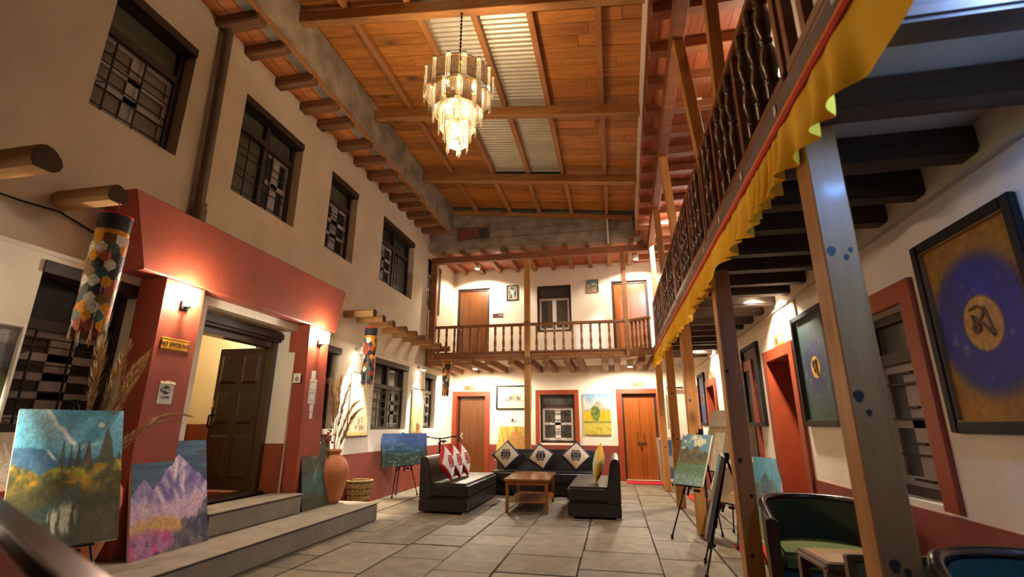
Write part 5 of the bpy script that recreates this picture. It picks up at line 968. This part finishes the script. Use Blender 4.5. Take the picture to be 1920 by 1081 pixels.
def cushion(label, loc, rz, lean, body, trim, mark, S=0.40, roll=R(45), knot=True, ths=0.075, yaw2=0):
    t = T('cushion', label, 'cushion', loc, rz, group='cushions on the sofas'); M = Matrix.Rotation(-lean, 4, 'X') @ Matrix.Rotation(roll, 4, 'Y'); n = 16
    zmin = 0.0; half = S / 2; lift = (half * 1.36 if abs(roll - R(45)) < R(20) else half * (abs(math.cos(roll)) + abs(math.sin(roll)))) * math.cos(lean)
    def P(u, v, s):
        k = (1 - u ** 2) ** 0.55 * (1 - v ** 2) ** 0.55; pin = 1 - 0.07 * (1 - abs(u * v)) * (abs(u) ** 6 + abs(v) ** 6) * 0.5
        q = M @ Vector((u * half * pin, s * ths * k, v * half * pin)); return (q.x, q.y, q.z + lift)
    g = [-1, -0.96, -0.9, -0.82, -0.82 + 1e-6] + [(-0.82 + 1.64 * i / n) for i in range(1, n)] + [0.82, 0.82 + 1e-6, 0.9, 0.96, 1]; g = sorted(set(round(x, 6) for x in g)); N = len(g)
    cen, bor = MB(), MB(); vs = []
    for s in (-1, 1):
        for u in g:
            for v in g: vs.append(P(u, v, s))
    fc, fb = [], []
    for s in (0, 1):
        for i in range(N - 1):
            for j in range(N - 1):
                a = s * N * N + i * N + j; q = (a, a + N, a + N + 1, a + 1); um, vm = (g[i] + g[i + 1]) / 2, (g[j] + g[j + 1]) / 2
                (fb if max(abs(um), abs(vm)) > 0.82 else fc).append(q)
    cen.add(vs, fc).build('cover', body, t, smooth=80); bor.add(vs, fb).build('border', trim, t, smooth=80)
    if knot:
        mb = MB(); k = 0.40; L = []
        for x in (-.75, -.2, .2, .75): L.append(((x, -1), (x, 1)))
        for y in (-.4, 0, .4): L.append(((-1.0, y), (1.0, y)))
        for y in (-1, 1): L += [((-.75, y), (-.2, y)), ((.2, y), (.75, y))]
        for x in (-1.0, 1.0): L += [((x, -.4), (x, 0)), ((x, 0), (x, .4))]
        cr, sr = math.cos(-roll), math.sin(-roll)
        for s in (-1,):
            for (a, b) in L:
                m = 6
                for i in range(m):
                    p0 = [a[0] + (b[0] - a[0]) * i / m, a[1] + (b[1] - a[1]) * i / m]; p1 = [a[0] + (b[0] - a[0]) * (i + 1) / m, a[1] + (b[1] - a[1]) * (i + 1) / m]
                    f = lambda p: (k * (p[0] * math.cos(roll) - p[1] * math.sin(roll)), k * (p[0] * math.sin(roll) + p[1] * math.cos(roll)))
                    (u0, v0), (u1, v1) = f(p0), f(p1); A = Vector(P(u0, v0, s * 1.04)); B_ = Vector(P(u1, v1, s * 1.04)); nrm = (M @ Vector((0, s, 0))); mb.bar(A, B_, 0.016, 0.004, nrm)
        mb.build('endless_knot', mark, t)
    return t
for k, (x, rl) in enumerate(((-2.03, 45), (-1.37, 33), (-0.72, 46))):
    cushion('cream cushion with a navy knot and border, %s' % ('at the end next to the red-edged cushions', 'tilted in the middle of the long sofa', 'at the end next to the yellow-edged cushion')[k], (x, 9.42, 0.395), 0, R(20), 'cushion_cream', 'navy', 'navy', 0.41 if k != 1 else 0.38, R(rl))
for k, y in enumerate((7.32, 7.74, 8.16)):
    cushion('white cushion with a red knot and border, %s' % ('nearest to the camera', 'middle of the three', 'farthest of the three')[k], (-2.49, y, 0.395), R(86), R(18), 'cushion_white', 'cushion_red', 'cushion_red', 0.41, R(45))
cushion('mint cushion with a yellow edge standing on the sofa by the posts', (-0.26, 7.62, 0.395), R(-84), R(10), 'cushion_mint', 'cushion_yellow', 'navy', 0.42, R(38), False, 0.08)

# coffee table
ct = T('coffee_table', 'low varnished wooden coffee table with a slatted shelf between the sofas', 'table', (-1.31, 7.92, 0), R(2.5))
for k in range(4): MB().box(-0.335 + k * 0.168, -0.335 + k * 0.168 + 0.165, -0.62, 0.62, 0.425, 0.455).build('top_board', 'table_wood', ct, bevel=0.003, seg=1)
MB().box(-0.31, 0.31, -0.59, -0.565, 0.375, 0.425).box(-0.31, 0.31, 0.565, 0.59, 0.375, 0.425).box(-0.31, -0.285, -0.565, 0.565, 0.375, 0.425).box(0.285, 0.31, -0.565, 0.565, 0.375, 0.425).build('apron', 'table_wood', ct)
for sx in (-1, 1):
    for sy in (-1, 1): MB().box(sx * 0.285 - 0.022, sx * 0.285 + 0.022, sy * 0.565 - 0.022, sy * 0.565 + 0.022, 0, 0.425).build('leg', 'table_wood', ct, bevel=0.004, seg=1)
for k in range(8): MB().box(-0.27, 0.27, -0.56 + k * 0.142, -0.56 + k * 0.142 + 0.12, 0.135, 0.15).build('shelf_slat', 'table_wood', ct)
MB().box(-0.31, -0.27, -0.6, 0.6, 0.115, 0.135).box(0.27, 0.31, -0.6, 0.6, 0.115, 0.135).build('shelf_rail', 'table_wood', ct)

# ------------------------------------------------------------------ pots, grass, basket
def pot(x, y, z, s, label):
    prof = [(0.11, 0), (0.125, 0.01), (0.16, 0.10), (0.205, 0.25), (0.225, 0.38), (0.215, 0.46), (0.17, 0.55), (0.105, 0.60), (0.085, 0.62), (0.085, 0.64), (0.105, 0.655), (0.108, 0.67), (0.095, 0.675), (0.075, 0.66), (0.07, 0.60)]
    t = T('terracotta_pot', label, 'pot', (x, y, z)); MB().lathe([(r * s, h * s) for r, h in prof], x, y, z, n=32).build('body', 'terracotta', t, True, smooth=60); MB().lathe([(0.088 * s, 0.612 * s), (0.108 * s, 0.65 * s), (0.112 * s, 0.665 * s), (0.1 * s, 0.68 * s), (0.08 * s, 0.66 * s)], x, y, z, n=32, caps=False).build('rim', 'terracotta', t, True, smooth=60); return t
pot(-3.69, 6.17, 0.217, 0.98, 'terracotta pot at the end of the step with pampas grass'); pot(-3.66, 2.92, 0.217, 1.15, 'big terracotta pot behind the forest lake painting')
def plume(x, y, z, h, dx, dy, label, pl=0.55, wd=0.055, seed=1, curl=0.12):
    t = T('pampas_stem', label, 'pampas grass', (x, y, z), group='pampas grass in the terracotta pots'); q = random.Random(seed); n = 10
    def C_(s): return Vector((x + dx * s ** 1.6, y + dy * s ** 1.6, z + h * s - curl * h * max(0, s - 0.7) ** 2 * 6))
    MB().tube([C_(k / n * 0.9) for k in range(n + 1)], 0.005, 5, 0.0025).build('stem', 'stem_tan', t, True); mb = MB(); s0 = 1 - pl / h
    for k in range(260):
        s = s0 + (1 - s0) * q.random(); p = C_(s); u = (s - s0) / (1 - s0); r = wd * math.sin(math.pi * min(1, u * 0.85 + 0.12)) ** 0.7; a = q.uniform(0, 6.28); ax = (C_(min(1, s + 0.05)) - p).normalized(); o = Vector((math.cos(a), math.sin(a), 0)) * r * q.uniform(0.4, 1); tip = p + o + ax * q.uniform(0.06, 0.13); sd = ax.cross(o if o.length > 0 else Vector((1, 0, 0))).normalized() * 0.0022
        m_ = p.lerp(tip, 0.5) + o * 0.25; mb.add([p - sd, p + sd, m_ + sd * 1.2, m_ - sd * 1.2, tip], [(0, 1, 2, 3), (3, 2, 4)])
    mb.build('plume', 'pampas', t, True)
for k, (dx, dy, h) in enumerate(((0.02, -0.30, 1.25), (0.06, -0.12, 1.35), (0.10, 0.10, 1.2), (-0.06, -0.02, 1.3), (0.12, 0.34, 0.95), (0.16, 0.22, 1.05))): plume(-3.69 + 0.02 * math.cos(k * 2), 6.17 + 0.03 * math.sin(k * 2), 0.55, h, dx, dy, 'pampas stem in the pot at the end of the step, %s of six' % ORD[k], 0.6, 0.06, 20 + k, 0.1 + 0.1 * (k > 3))
for k, (dx, dy, h) in enumerate(((0.0, 0.10, 1.25), (0.04, 0.22, 1.20), (0.02, -0.06, 1.30), (0.1, 0.16, 1.05), (0.16, 0.56, 0.80), (0.20, 0.50, 0.72))): plume(-3.66 + 0.02 * math.cos(k * 2), 2.92 + 0.03 * math.sin(k * 2), 0.70, h * 0.88, dx, dy, 'pampas stem behind the forest lake painting, %s of six' % ORD[k], 0.6, 0.06, 40 + k, 0.1 + 0.25 * (k > 3))
fp = T('flower_stem', 'red flowers and leaves standing behind the dark forest painting', 'flowers', (-3.80, 6.02, 0.217)); mb, ml, mf = MB(), MB(), MB(); q = random.Random(77)
MB().lathe([(0.05, 0), (0.06, 0.3), (0.045, 0.5), (0.055, 0.55)], -3.80, 6.02, 0.217, n=16).build('vase', 'cushion_red', fp, True, smooth=50)
for k in range(7):
    a = q.uniform(0, 6.28); e = Vector((-3.78 + 0.10 * math.cos(a), 6.02 + 0.12 * math.sin(a), 1.05 + q.uniform(0, 0.25))); mb.cyl((-3.80, 6.02, 0.72), e, 0.004, n=5)
    for j in range(6):
        p = Vector((-3.80, 6.02, 0.72)).lerp(e, q.uniform(0.4, 1)); o = Vector((q.uniform(-1, 1), q.uniform(-1, 1), q.uniform(-.2, 1))).normalized() * 0.05; sd = o.cross(Vector((0, 0, 1))).normalized() * 0.016; ml.add([p, p + o * .5 + sd, p + o, p + o * .5 - sd], [(0, 1, 2, 3)])
    for j in range(5): mf.sphere((e.x + q.uniform(-.03, .03), e.y + q.uniform(-.03, .03), e.z - 0.1 + q.uniform(-.06, .06)), 0.014, 6, 4)
mb.build('stems', 'stem_tan', fp, True); ml.build('leaves', 'leaf', fp, True); mf.build('blossoms', 'flower_red', fp, True)
bk = T('wicker_basket', 'round wicker basket on the floor beyond the step', 'basket', (-3.80, 7.15, 0)); X, Y = -3.80, 7.15
MB().cyl((X, Y, 0.0), (X, Y, 0.02), 0.125, n=24).build('base', 'wicker_dark', bk, True)
for k in range(13):
    z = 0.02 + k * 0.028; r = 0.128 + 0.055 * (k / 12) ** 0.8; pts = []
    for j in range(37): a = 2 * math.pi * j / 36; rr = r + 0.006 * (1 if (j + k) % 2 else -1); pts.append((X + rr * math.cos(a), Y + rr * math.sin(a), z + 0.012))
    MB().tube(pts, 0.0125, 5).build('woven_strand', 'wicker' if k % 3 else 'wicker_dark', bk, True, smooth=60)
mb = MB(); [mb.cyl((X + 0.128 * math.cos(a), Y + 0.128 * math.sin(a), 0), (X + 0.184 * math.cos(a), Y + 0.184 * math.sin(a), 0.39), 0.006, n=5) for a in np.linspace(0, 6.28, 19)[:-1]]; mb.build('stakes', 'wicker_dark', bk, True); MB().lathe([(0.182, 0.38), (0.20, 0.385), (0.20, 0.402), (0.182, 0.405), (0.176, 0.39), (0.182, 0.38)], X, Y, 0, n=28, caps=False).build('rim', 'wicker', bk, True, smooth=60)

# ------------------------------------------------------------------ bicycle behind the sofa (local X = forward)
bi = T('bicycle', 'yellow and black bicycle parked behind the red-edged cushions', 'bicycle', (-3.42, 9.72, 0), R(-78)); Rw = 0.32
for wx in (-0.5, 0.5):
    wh = MB().lathe([(Rw - 0.035, -0.02), (Rw, -0.016), (Rw + 0.006, 0), (Rw, 0.016), (Rw - 0.035, 0.02), (Rw - 0.035, -0.02)], n=36, caps=False); wh.v = [(a + wx, d, b + Rw + 0.006) for a, b, d in wh.v]; wo = wh.build('wheel', 'rubber', bi, smooth=60); mb = MB()
    for k in range(18): a = 2 * math.pi * k / 18; mb.cyl((wx, 0.02 * (1 if k % 2 else -1), Rw), (wx + (Rw - 0.03) * math.cos(a), 0, Rw + (Rw - 0.03) * math.sin(a)), 0.0018, n=4)
    mb.build('spokes', 'steel', wo); MB().cyl((wx, -0.045, Rw), (wx, 0.045, Rw), 0.022, n=10).build('hub', 'black_metal', wo)
MB().tube([(0.36, 0, 0.78), (-0.16, 0, 0.70)], 0.019, 8).tube([(0.37, 0, 0.74), (-0.05, 0, 0.30)], 0.022, 8).tube([(-0.2, 0, 0.82), (-0.05, 0, 0.30)], 0.018, 8).tube([(-0.05, 0.0, 0.30), (-0.5, 0.05, Rw)], 0.011, 8).tube([(-0.17, 0, 0.70), (-0.5, 0.05, Rw)], 0.010, 8).build('frame', 'bike_yellow', bi, smooth=50)
MB().tube([(0.355, 0, 0.88), (0.385, 0, 0.68)], 0.02, 8).tube([(0.39, 0.045, 0.68), (0.5, 0.055, Rw)], 0.014, 8).tube([(0.39, -0.045, 0.68), (0.5, -0.055, Rw)], 0.014, 8).tube([(0.385, -0.05, 0.68), (0.385, 0.05, 0.68)], 0.018, 8).build('fork', 'black_metal', bi, smooth=50)
hb = MB().tube([(0.35, 0, 0.89), (0.43, 0, 0.95)], 0.016, 8).tube([(0.34, -0.32, 0.985), (0.38, -0.2, 0.975), (0.43, -0.06, 0.95), (0.43, 0.06, 0.95), (0.38, 0.2, 0.975), (0.34, 0.32, 0.985)], 0.0125, 8).build('handlebar', 'black_metal', bi, smooth=50)
for s in (-1, 1): MB().cyl((0.34, s * 0.32, 0.985), (0.362, s * 0.22, 0.98), 0.018, n=10).build('grip', 'rubber', hb, smooth=50); MB().tube([(0.385, s * 0.19, 0.97), (0.43, s * 0.22, 0.955), (0.42, s * 0.30, 0.955)], 0.006, 6).build('brake_lever', 'steel', hb)
MB().box(0.43, 0.48, -0.025, 0.025, 0.84, 0.885).build('headlight', 'black_metal', bi, bevel=0.01); MB().box(-0.30, -0.06, -0.06, 0.06, 0.86, 0.9).build('saddle', 'rubber', bi, bevel=0.018); MB().cyl((-0.21, 0, 0.7), (-0.2, 0, 0.87), 0.013, n=8).build('seat_post', 'steel', bi)
MB().cyl((-0.05, 0.03, 0.30), (-0.05, 0.04, 0.30), 0.085, n=20).tube([(-0.05, 0.06, 0.30), (0.08, 0.07, 0.2)], 0.01, 6).tube([(-0.05, -0.06, 0.30), (-0.18, -0.07, 0.4)], 0.01, 6).build('crank', 'black_metal', bi); 
for s, px, pz in ((1, 0.08, 0.2), (-1, -0.18, 0.4)): MB().box(px - 0.04, px + 0.04, min(s * 0.07, s * 0.15), max(s * 0.07, s * 0.15), pz - 0.01, pz + 0.01).build('pedal', 'rubber', bi)

# ------------------------------------------------------------------ tub armchairs (local -Y = front)
def armchair(label, loc, rz, fabric='green_back', outer='olive_side', seat='green_seat', hb_=0.76, ha=0.66):
    t = T('tub_armchair', label, 'armchair', loc, rz, group='green tub armchairs'); n = 28; path = []
    a_, b_ = 0.31, 0.30
    pts = [(-a_, -0.30)] + [(-a_ * math.cos(th) if True else 0, 0.02 + b_ * math.sin(th)) for th in np.linspace(0, math.pi, n)] + [(a_, -0.30)]
    def hgt(y): return ha + (hb_ - ha) * float(sm(-0.25, 0.18, np.array(y)))
    inn, out, rim = MB(), MB(), MB(); N = len(pts); z0 = 0.22
    nrm = []
    for i in range(N):
        p, q = pts[max(0, i - 1)], pts[min(N - 1, i + 1)]; d = Vector((q[0] - p[0], q[1] - p[1], 0)).normalized(); nrm.append(Vector((-d.y, d.x, 0)))
    th = 0.03; vi, vo = [], []
    for i, (x, y) in enumerate(pts):
        h = hgt(y); o = nrm[i] if nrm[i].dot(Vector((x, y - 0.0, 0))) > 0 or abs(x) < 1e-3 and nrm[i].y > 0 else -nrm[i]
        for j in range(6): f = j / 5; vi.append((x - o.x * th, y - o.y * th, z0 + (h - z0 - 0.01) * f)); vo.append((x + o.x * th * 0.6, y + o.y * th * 0.6, z0 + (h - z0 - 0.01) * f))
    fs = [(i * 6 + j, (i + 1) * 6 + j, (i + 1) * 6 + j + 1, i * 6 + j + 1) for i in range(N - 1) for j in range(5)]
    inn.add(vi, fs).build('inner_back', fabric, t, smooth=70); out.add(vo, fs).build('outer_shell', outer, t, smooth=70)
    R_ = [Vector((x, y, hgt(y))) for x, y in pts]; rim.tube(R_, 0.027, 8); rim.build('top_rail', 'chair_wood', t, smooth=60)
    for s in (-1, 1): MB().hexa([(s * a_ - 0.03, -0.33, 0), (s * a_ + 0.03, -0.33, 0), (s * a_ + 0.03, -0.27, 0), (s * a_ - 0.03, -0.27, 0)], [(s * a_ - 0.035, -0.335, ha + 0.02), (s * a_ + 0.035, -0.335, ha + 0.02), (s * a_ + 0.035, -0.265, ha + 0.02), (s * a_ - 0.035, -0.265, ha + 0.02)]).build('front_leg', 'chair_wood', t, bevel=0.008, seg=2)
    for s in (-1, 1): MB().bar((s * 0.2, 0.26, 0.25), (s * 0.23, 0.33, 0), 0.045, 0.045, a2=0.03, b2=0.03).build('rear_leg', 'chair_wood', t)
    MB().prism([(-0.275, -0.30)] + [(-0.27 * math.cos(q), 0.0 + 0.25 * math.sin(q)) for q in np.linspace(0, math.pi, 14)] + [(0.275, -0.30)], (0, 0, 0.33), (1, 0, 0), (0, 1, 0), (0, 0, 1), 0.11).build('seat', seat, t, bevel=0.025, seg=3, smooth=50)
    MB().prism([(-0.28, -0.31)] + [(-0.275 * math.cos(q), 0.0 + 0.25 * math.sin(q)) for q in np.linspace(0, math.pi, 14)] + [(0.28, -0.31)], (0, 0, 0.22), (1, 0, 0), (0, 1, 0), (0, 0, 1), 0.11).build('seat_frame', 'teal_fabric', t)
    return t
armchair('green tub armchair behind the side table, beside the nearest post', (1.30, 3.90, 0), R(-8), hb_=0.70, ha=0.61); armchair('dark teal tub armchair at the lower corner by the red dado', (1.32, 1.93, 0), R(-12), 'teal_fabric', 'teal_fabric')
sd_ = T('side_table', 'small wooden side table with a tan top in front of the green armchair', 'table', (1.25, 3.22, 0), R(4))
MB().box(-0.25, 0.25, -0.19, 0.19, 0.485, 0.525).build('top_frame', 'side_wood', sd_, bevel=0.015, seg=2); MB().box(-0.215, 0.215, -0.155, 0.155, 0.5255, 0.529).build('top_panel', 'tan_top', sd_)
for sx in (-1, 1):
    for sy in (-1, 1): MB().box(sx * 0.22 - 0.022, sx * 0.22 + 0.022, sy * 0.155 - 0.022, sy * 0.155 + 0.022, 0, 0.485).build('leg', 'side_wood', sd_, bevel=0.004, seg=1)
MB().box(-0.22, 0.22, -0.165, -0.145, 0.43, 0.485).box(-0.22, 0.22, 0.145, 0.165, 0.43, 0.485).build('apron', 'side_wood', sd_)
oc = T('dining_chair', 'wooden chair with an olive back panel tucked at the side table', 'chair', (1.27, 2.83, 0), R(4))
MB().box(-0.17, 0.17, 0.06, 0.085, 0.40, 0.57).build('back_panel', 'olive_side', oc, bevel=0.006, seg=1); MB().box(-0.20, 0.20, 0.052, 0.092, 0.57, 0.605).build('top_rail', 'side_wood', oc, bevel=0.008, seg=2); MB().box(-0.19, 0.19, -0.33, 0.06, 0.33, 0.38).build('seat', 'olive_side', oc, bevel=0.015, seg=2)
for sx in (-1, 1): MB().box(sx * 0.185 - 0.016, sx * 0.185 + 0.016, 0.055, 0.09, 0, 0.60).build('rear_leg', 'side_wood', oc); MB().box(sx * 0.17 - 0.016, sx * 0.17 + 0.016, -0.32, -0.288, 0, 0.34).build('front_leg', 'side_wood', oc)
# blurred chair back right in front of the lens
fc = T('high_back_chair', 'dark wooden high-backed chair out of focus at the lower corner', 'chair', (-0.95, 0.672, 0), R(152.3)); Wd = 1.15
MB().box(-Wd / 2, Wd / 2, -0.03, 0.03, 1.0, 1.05).build('top_rail', 'side_wood', fc, bevel=0.014, seg=3, smooth=50); MB().box(-Wd / 2 + 0.05, Wd / 2 - 0.05, -0.015, 0.015, 0.5, 1.0).build('back_panel', 'chair_wood', fc); MB().box(-Wd / 2, Wd / 2, 0.03, 0.5, 0.40, 0.46).build('seat', 'chair_wood', fc, bevel=0.015)
for sx in (-1, 1): MB().box(sx * (Wd / 2 - 0.03) - 0.03, sx * (Wd / 2 - 0.03) + 0.03, -0.028, 0.028, 0, 1.0).build('rear_leg', 'side_wood', fc); MB().box(sx * (Wd / 2 - 0.03) - 0.028, sx * (Wd / 2 - 0.03) + 0.028, 0.43, 0.49, 0, 0.40).build('front_leg', 'side_wood', fc)

# ------------------------------------------------------------------ signs, notices, small fittings
def plate(name, label, wf, u, v, W, H, m, cat='sign', th=0.008, w0=0.0):
    t = T(name, label, cat, wf.P(u, v - H / 2, w0), wf.rz()); MB().box(-W / 2, W / 2, -th, 0, 0, H).build('plate', m, t, bevel=0.002, seg=1); return t
WP = WF('L', PX)
ns = plate('no_smoking_sign', 'yellow sign reading NO SMOKING on the red pillar', WP, 3.487, 1.858, 0.275, 0.098, 'sign_yellow'); lettering('NO SMOKING', 0.052, ns, 'sign_black', (0, -0.010, 0.049), (R(90), 0, 0), sx=0.86)
MB().box(-0.13, 0.13, -0.0095, -0.008, 0.006, 0.009).box(-0.13, 0.13, -0.0095, -0.008, 0.089, 0.092).build('border', 'sign_black', ns)
wi = plate('wifi_sign', 'grey-white paper reading WiFi ZONE on the red pillar', WP, 3.487, 1.452, 0.145, 0.185, 'paper', th=0.004); mb = MB()
for s in (-1, 1): mb.prism([(0.032 * math.cos(a) + s * 0.026, 0.022 * math.sin(a)) for a in np.linspace(0, 6.28, 17)[:-1]], (0, -0.0055, 0.115), (1, 0, 0), (0, 0, 1), (0, 1, 0), 0.001)
mb.prism([(0.034 * math.cos(a), 0.036 * math.sin(a)) for a in np.linspace(0, 6.28, 21)[:-1]], (0, -0.0052, 0.115), (1, 0, 0), (0, 0, 1), (0, 1, 0), 0.001).build('logo', 'sign_black', wi)
MB().box(0.004, 0.05, -0.0068, -0.006, 0.10, 0.131).build('logo_patch', 'print_white', wi); lettering('Wi', 0.04, wi, 'print_white', (-0.026, -0.0072, 0.115), (R(90), 0, 0)); lettering('Fi', 0.036, wi, 'sign_black', (0.027, -0.0076, 0.115), (R(90), 0, 0)); lettering('ZONE', 0.030, wi, 'sign_black', (0, -0.006, 0.055), (R(90), 0, 0)); MB().box(-0.074, 0.074, -0.012, 0, 0.165, 0.178).box(-0.03, 0.03, -0.01, 0, 0.178, 0.192).build('clip', 'steel', wi)
for lb, u, v, W, H in (('small pinned slip at the top of the notices', 5.545, 1.80, 0.09, 0.11), ('pinned notice with two boxed tables', 5.56, 1.60, 0.15, 0.30), ('small pinned slip below the boxed notice', 5.575, 1.40, 0.08, 0.09), ('lowest small pinned slip on the pillar', 5.58, 1.31, 0.06, 0.08)):
    t = plate('paper_notice', lb, WP, u, v, W, H, 'paper', 'notice', 0.002)
    if H > 0.2:
        mb = MB()
        for zz in (0.03, 0.165): mb.box(-0.06, 0.06, -0.003, -0.002, zz, zz + 0.004).box(-0.06, 0.06, -0.003, -0.002, zz + 0.1, zz + 0.104).box(-0.06, -0.056, -0.003, -0.002, zz, zz + 0.1).box(0.056, 0.06, -0.003, -0.002, zz, zz + 0.1)
        mb.build('ruled_boxes', 'sign_black', t)
tk = T('sticker', 'small cream sticker with a brown figure on the pillar edge', 'sticker', (-3.785, 5.342, 1.69)); MB().box(-0.05, 0.05, -0.003, 0.0, 0, 0.115).build('paper', 'paper', tk); MB().prism([(0.028 * math.cos(a), 0.03 * math.sin(a)) for a in np.linspace(0, 6.28, 11)[:-1]], (0, -0.004, 0.045), (1, 0, 0), (0, 0, 1), (0, 1, 0), 0.001).build('figure', 'wood_frame', tk)
def room_sign(num, label, wf, u, v, W, H, m, w0=0.0):
    t = plate('room_sign', label, wf, u, v, W, H, m, w0=w0); mb = MB(); k = H * 0.30
    for a, b in (((-1, 0), (1, 0)), ((0, -1), (0, 1)), ((-.6, .7), (.6, .7)), ((-.6, -.7), (.6, -.7)), ((-.7, -.6), (-.7, .6)), ((.7, -.6), (.7, .6))): mb.bar((-W * 0.2 + a[0] * k, -0.0095, H / 2 + a[1] * k), (-W * 0.2 + b[0] * k, -0.0095, H / 2 + b[1] * k), 0.002, H * 0.07, (0, 0, 1) if a[1] == b[1] else (1, 0, 0))
    mb.build('emblem', 'emblem', t)
    if num: lettering(num, H * 0.72, t, 'print_white', (W * 0.23, -0.0095, H / 2), (R(90), 0, 0), ext=0.002)
room_sign('111', 'wooden room sign 111 above the plain brown door', WB, -3.53, 2.10, 0.29, 0.115, 'sign_wood'); room_sign('112', 'wooden room sign 112 above the double door', WB, 0.595, 2.14, 0.28, 0.11, 'sign_wood'); room_sign('110', 'dark room sign 110 beside the balcony door', WB, -2.825, 3.945, 0.28, 0.11, 'sign_brown'); room_sign('114', 'wooden room sign 114 above the deep red doorway', WR, 5.56, 2.08, 0.28, 0.12, 'sign_wood'); room_sign(None, 'wooden room sign above the farther red-framed door', WR, 9.3, 2.10, 0.26, 0.12, 'sign_wood')
so = plate('wall_socket', 'white wall socket with a cord under the locomotive print', WB, -2.43, 1.33, 0.16, 0.08, 'switch_white', 'socket', 0.02); MB().box(-0.02, 0.02, -0.045, -0.02, 0.02, 0.055).build('plug', 'rubber', so, bevel=0.005); MB().tube([(0.0, -0.03, 0.05), (-0.01, -0.02, 0.15), (0.0, -0.012, 0.24)], 0.004, 6).build('cord', 'rubber', so)
plate('light_switch', 'white switch plate on the white door surround', WF('L', -3.87), 3.81, 1.44, 0.07, 0.11, 'switch_white', 'switch', 0.012); plate('fire_bell', 'red bell box on the inner edge of the pillar', WF('L', -3.87), 5.375, 1.83, 0.03, 0.16, 'red_frame', 'box', 0.03)
for lb, x0, x1, y0, y1 in (('red doormat before the double door 112', 0.2, 1.0, 11.35, 11.85), ('red doormat before door 114', 1.15, 1.70, 5.25, 5.95), ('red doormat before the farther red-framed door', 1.2, 1.72, 9.1, 9.85)): tag(MB().box(x0, x1, y0, y1, 0.002, 0.016).build('doormat', 'mat_red', bevel=0.004, seg=1), lb, 'mat', 'red doormats')
cbx = T('log_cable', 'black cable sagging along the wall between the log ends', 'cable', (UX + 0.03, 2.3, 2.68)); MB().tube([(UX + 0.02, 1.6, 2.72), (UX + 0.03, 2.06, 2.70), (UX + 0.03, 2.35, 2.71), (UX + 0.02, 2.6, 2.74), (UX + 0.02, 2.95, 2.66)], 0.008, 6).build('cable', 'rubber', cbx, True)
ac = T('air_conditioner', 'white wall box on the end wall behind the posts', 'air conditioner', (1.38, YB, 2.0)); MB().box(1.17, 1.6, YB - 0.18, YB, 2.0, 2.22).build('casing', 'switch_white', ac, True, bevel=0.02, seg=2); MB().box(1.2, 1.57, YB - 0.186, YB - 0.18, 2.03, 2.06).build('vent', 'rubber', ac, True)
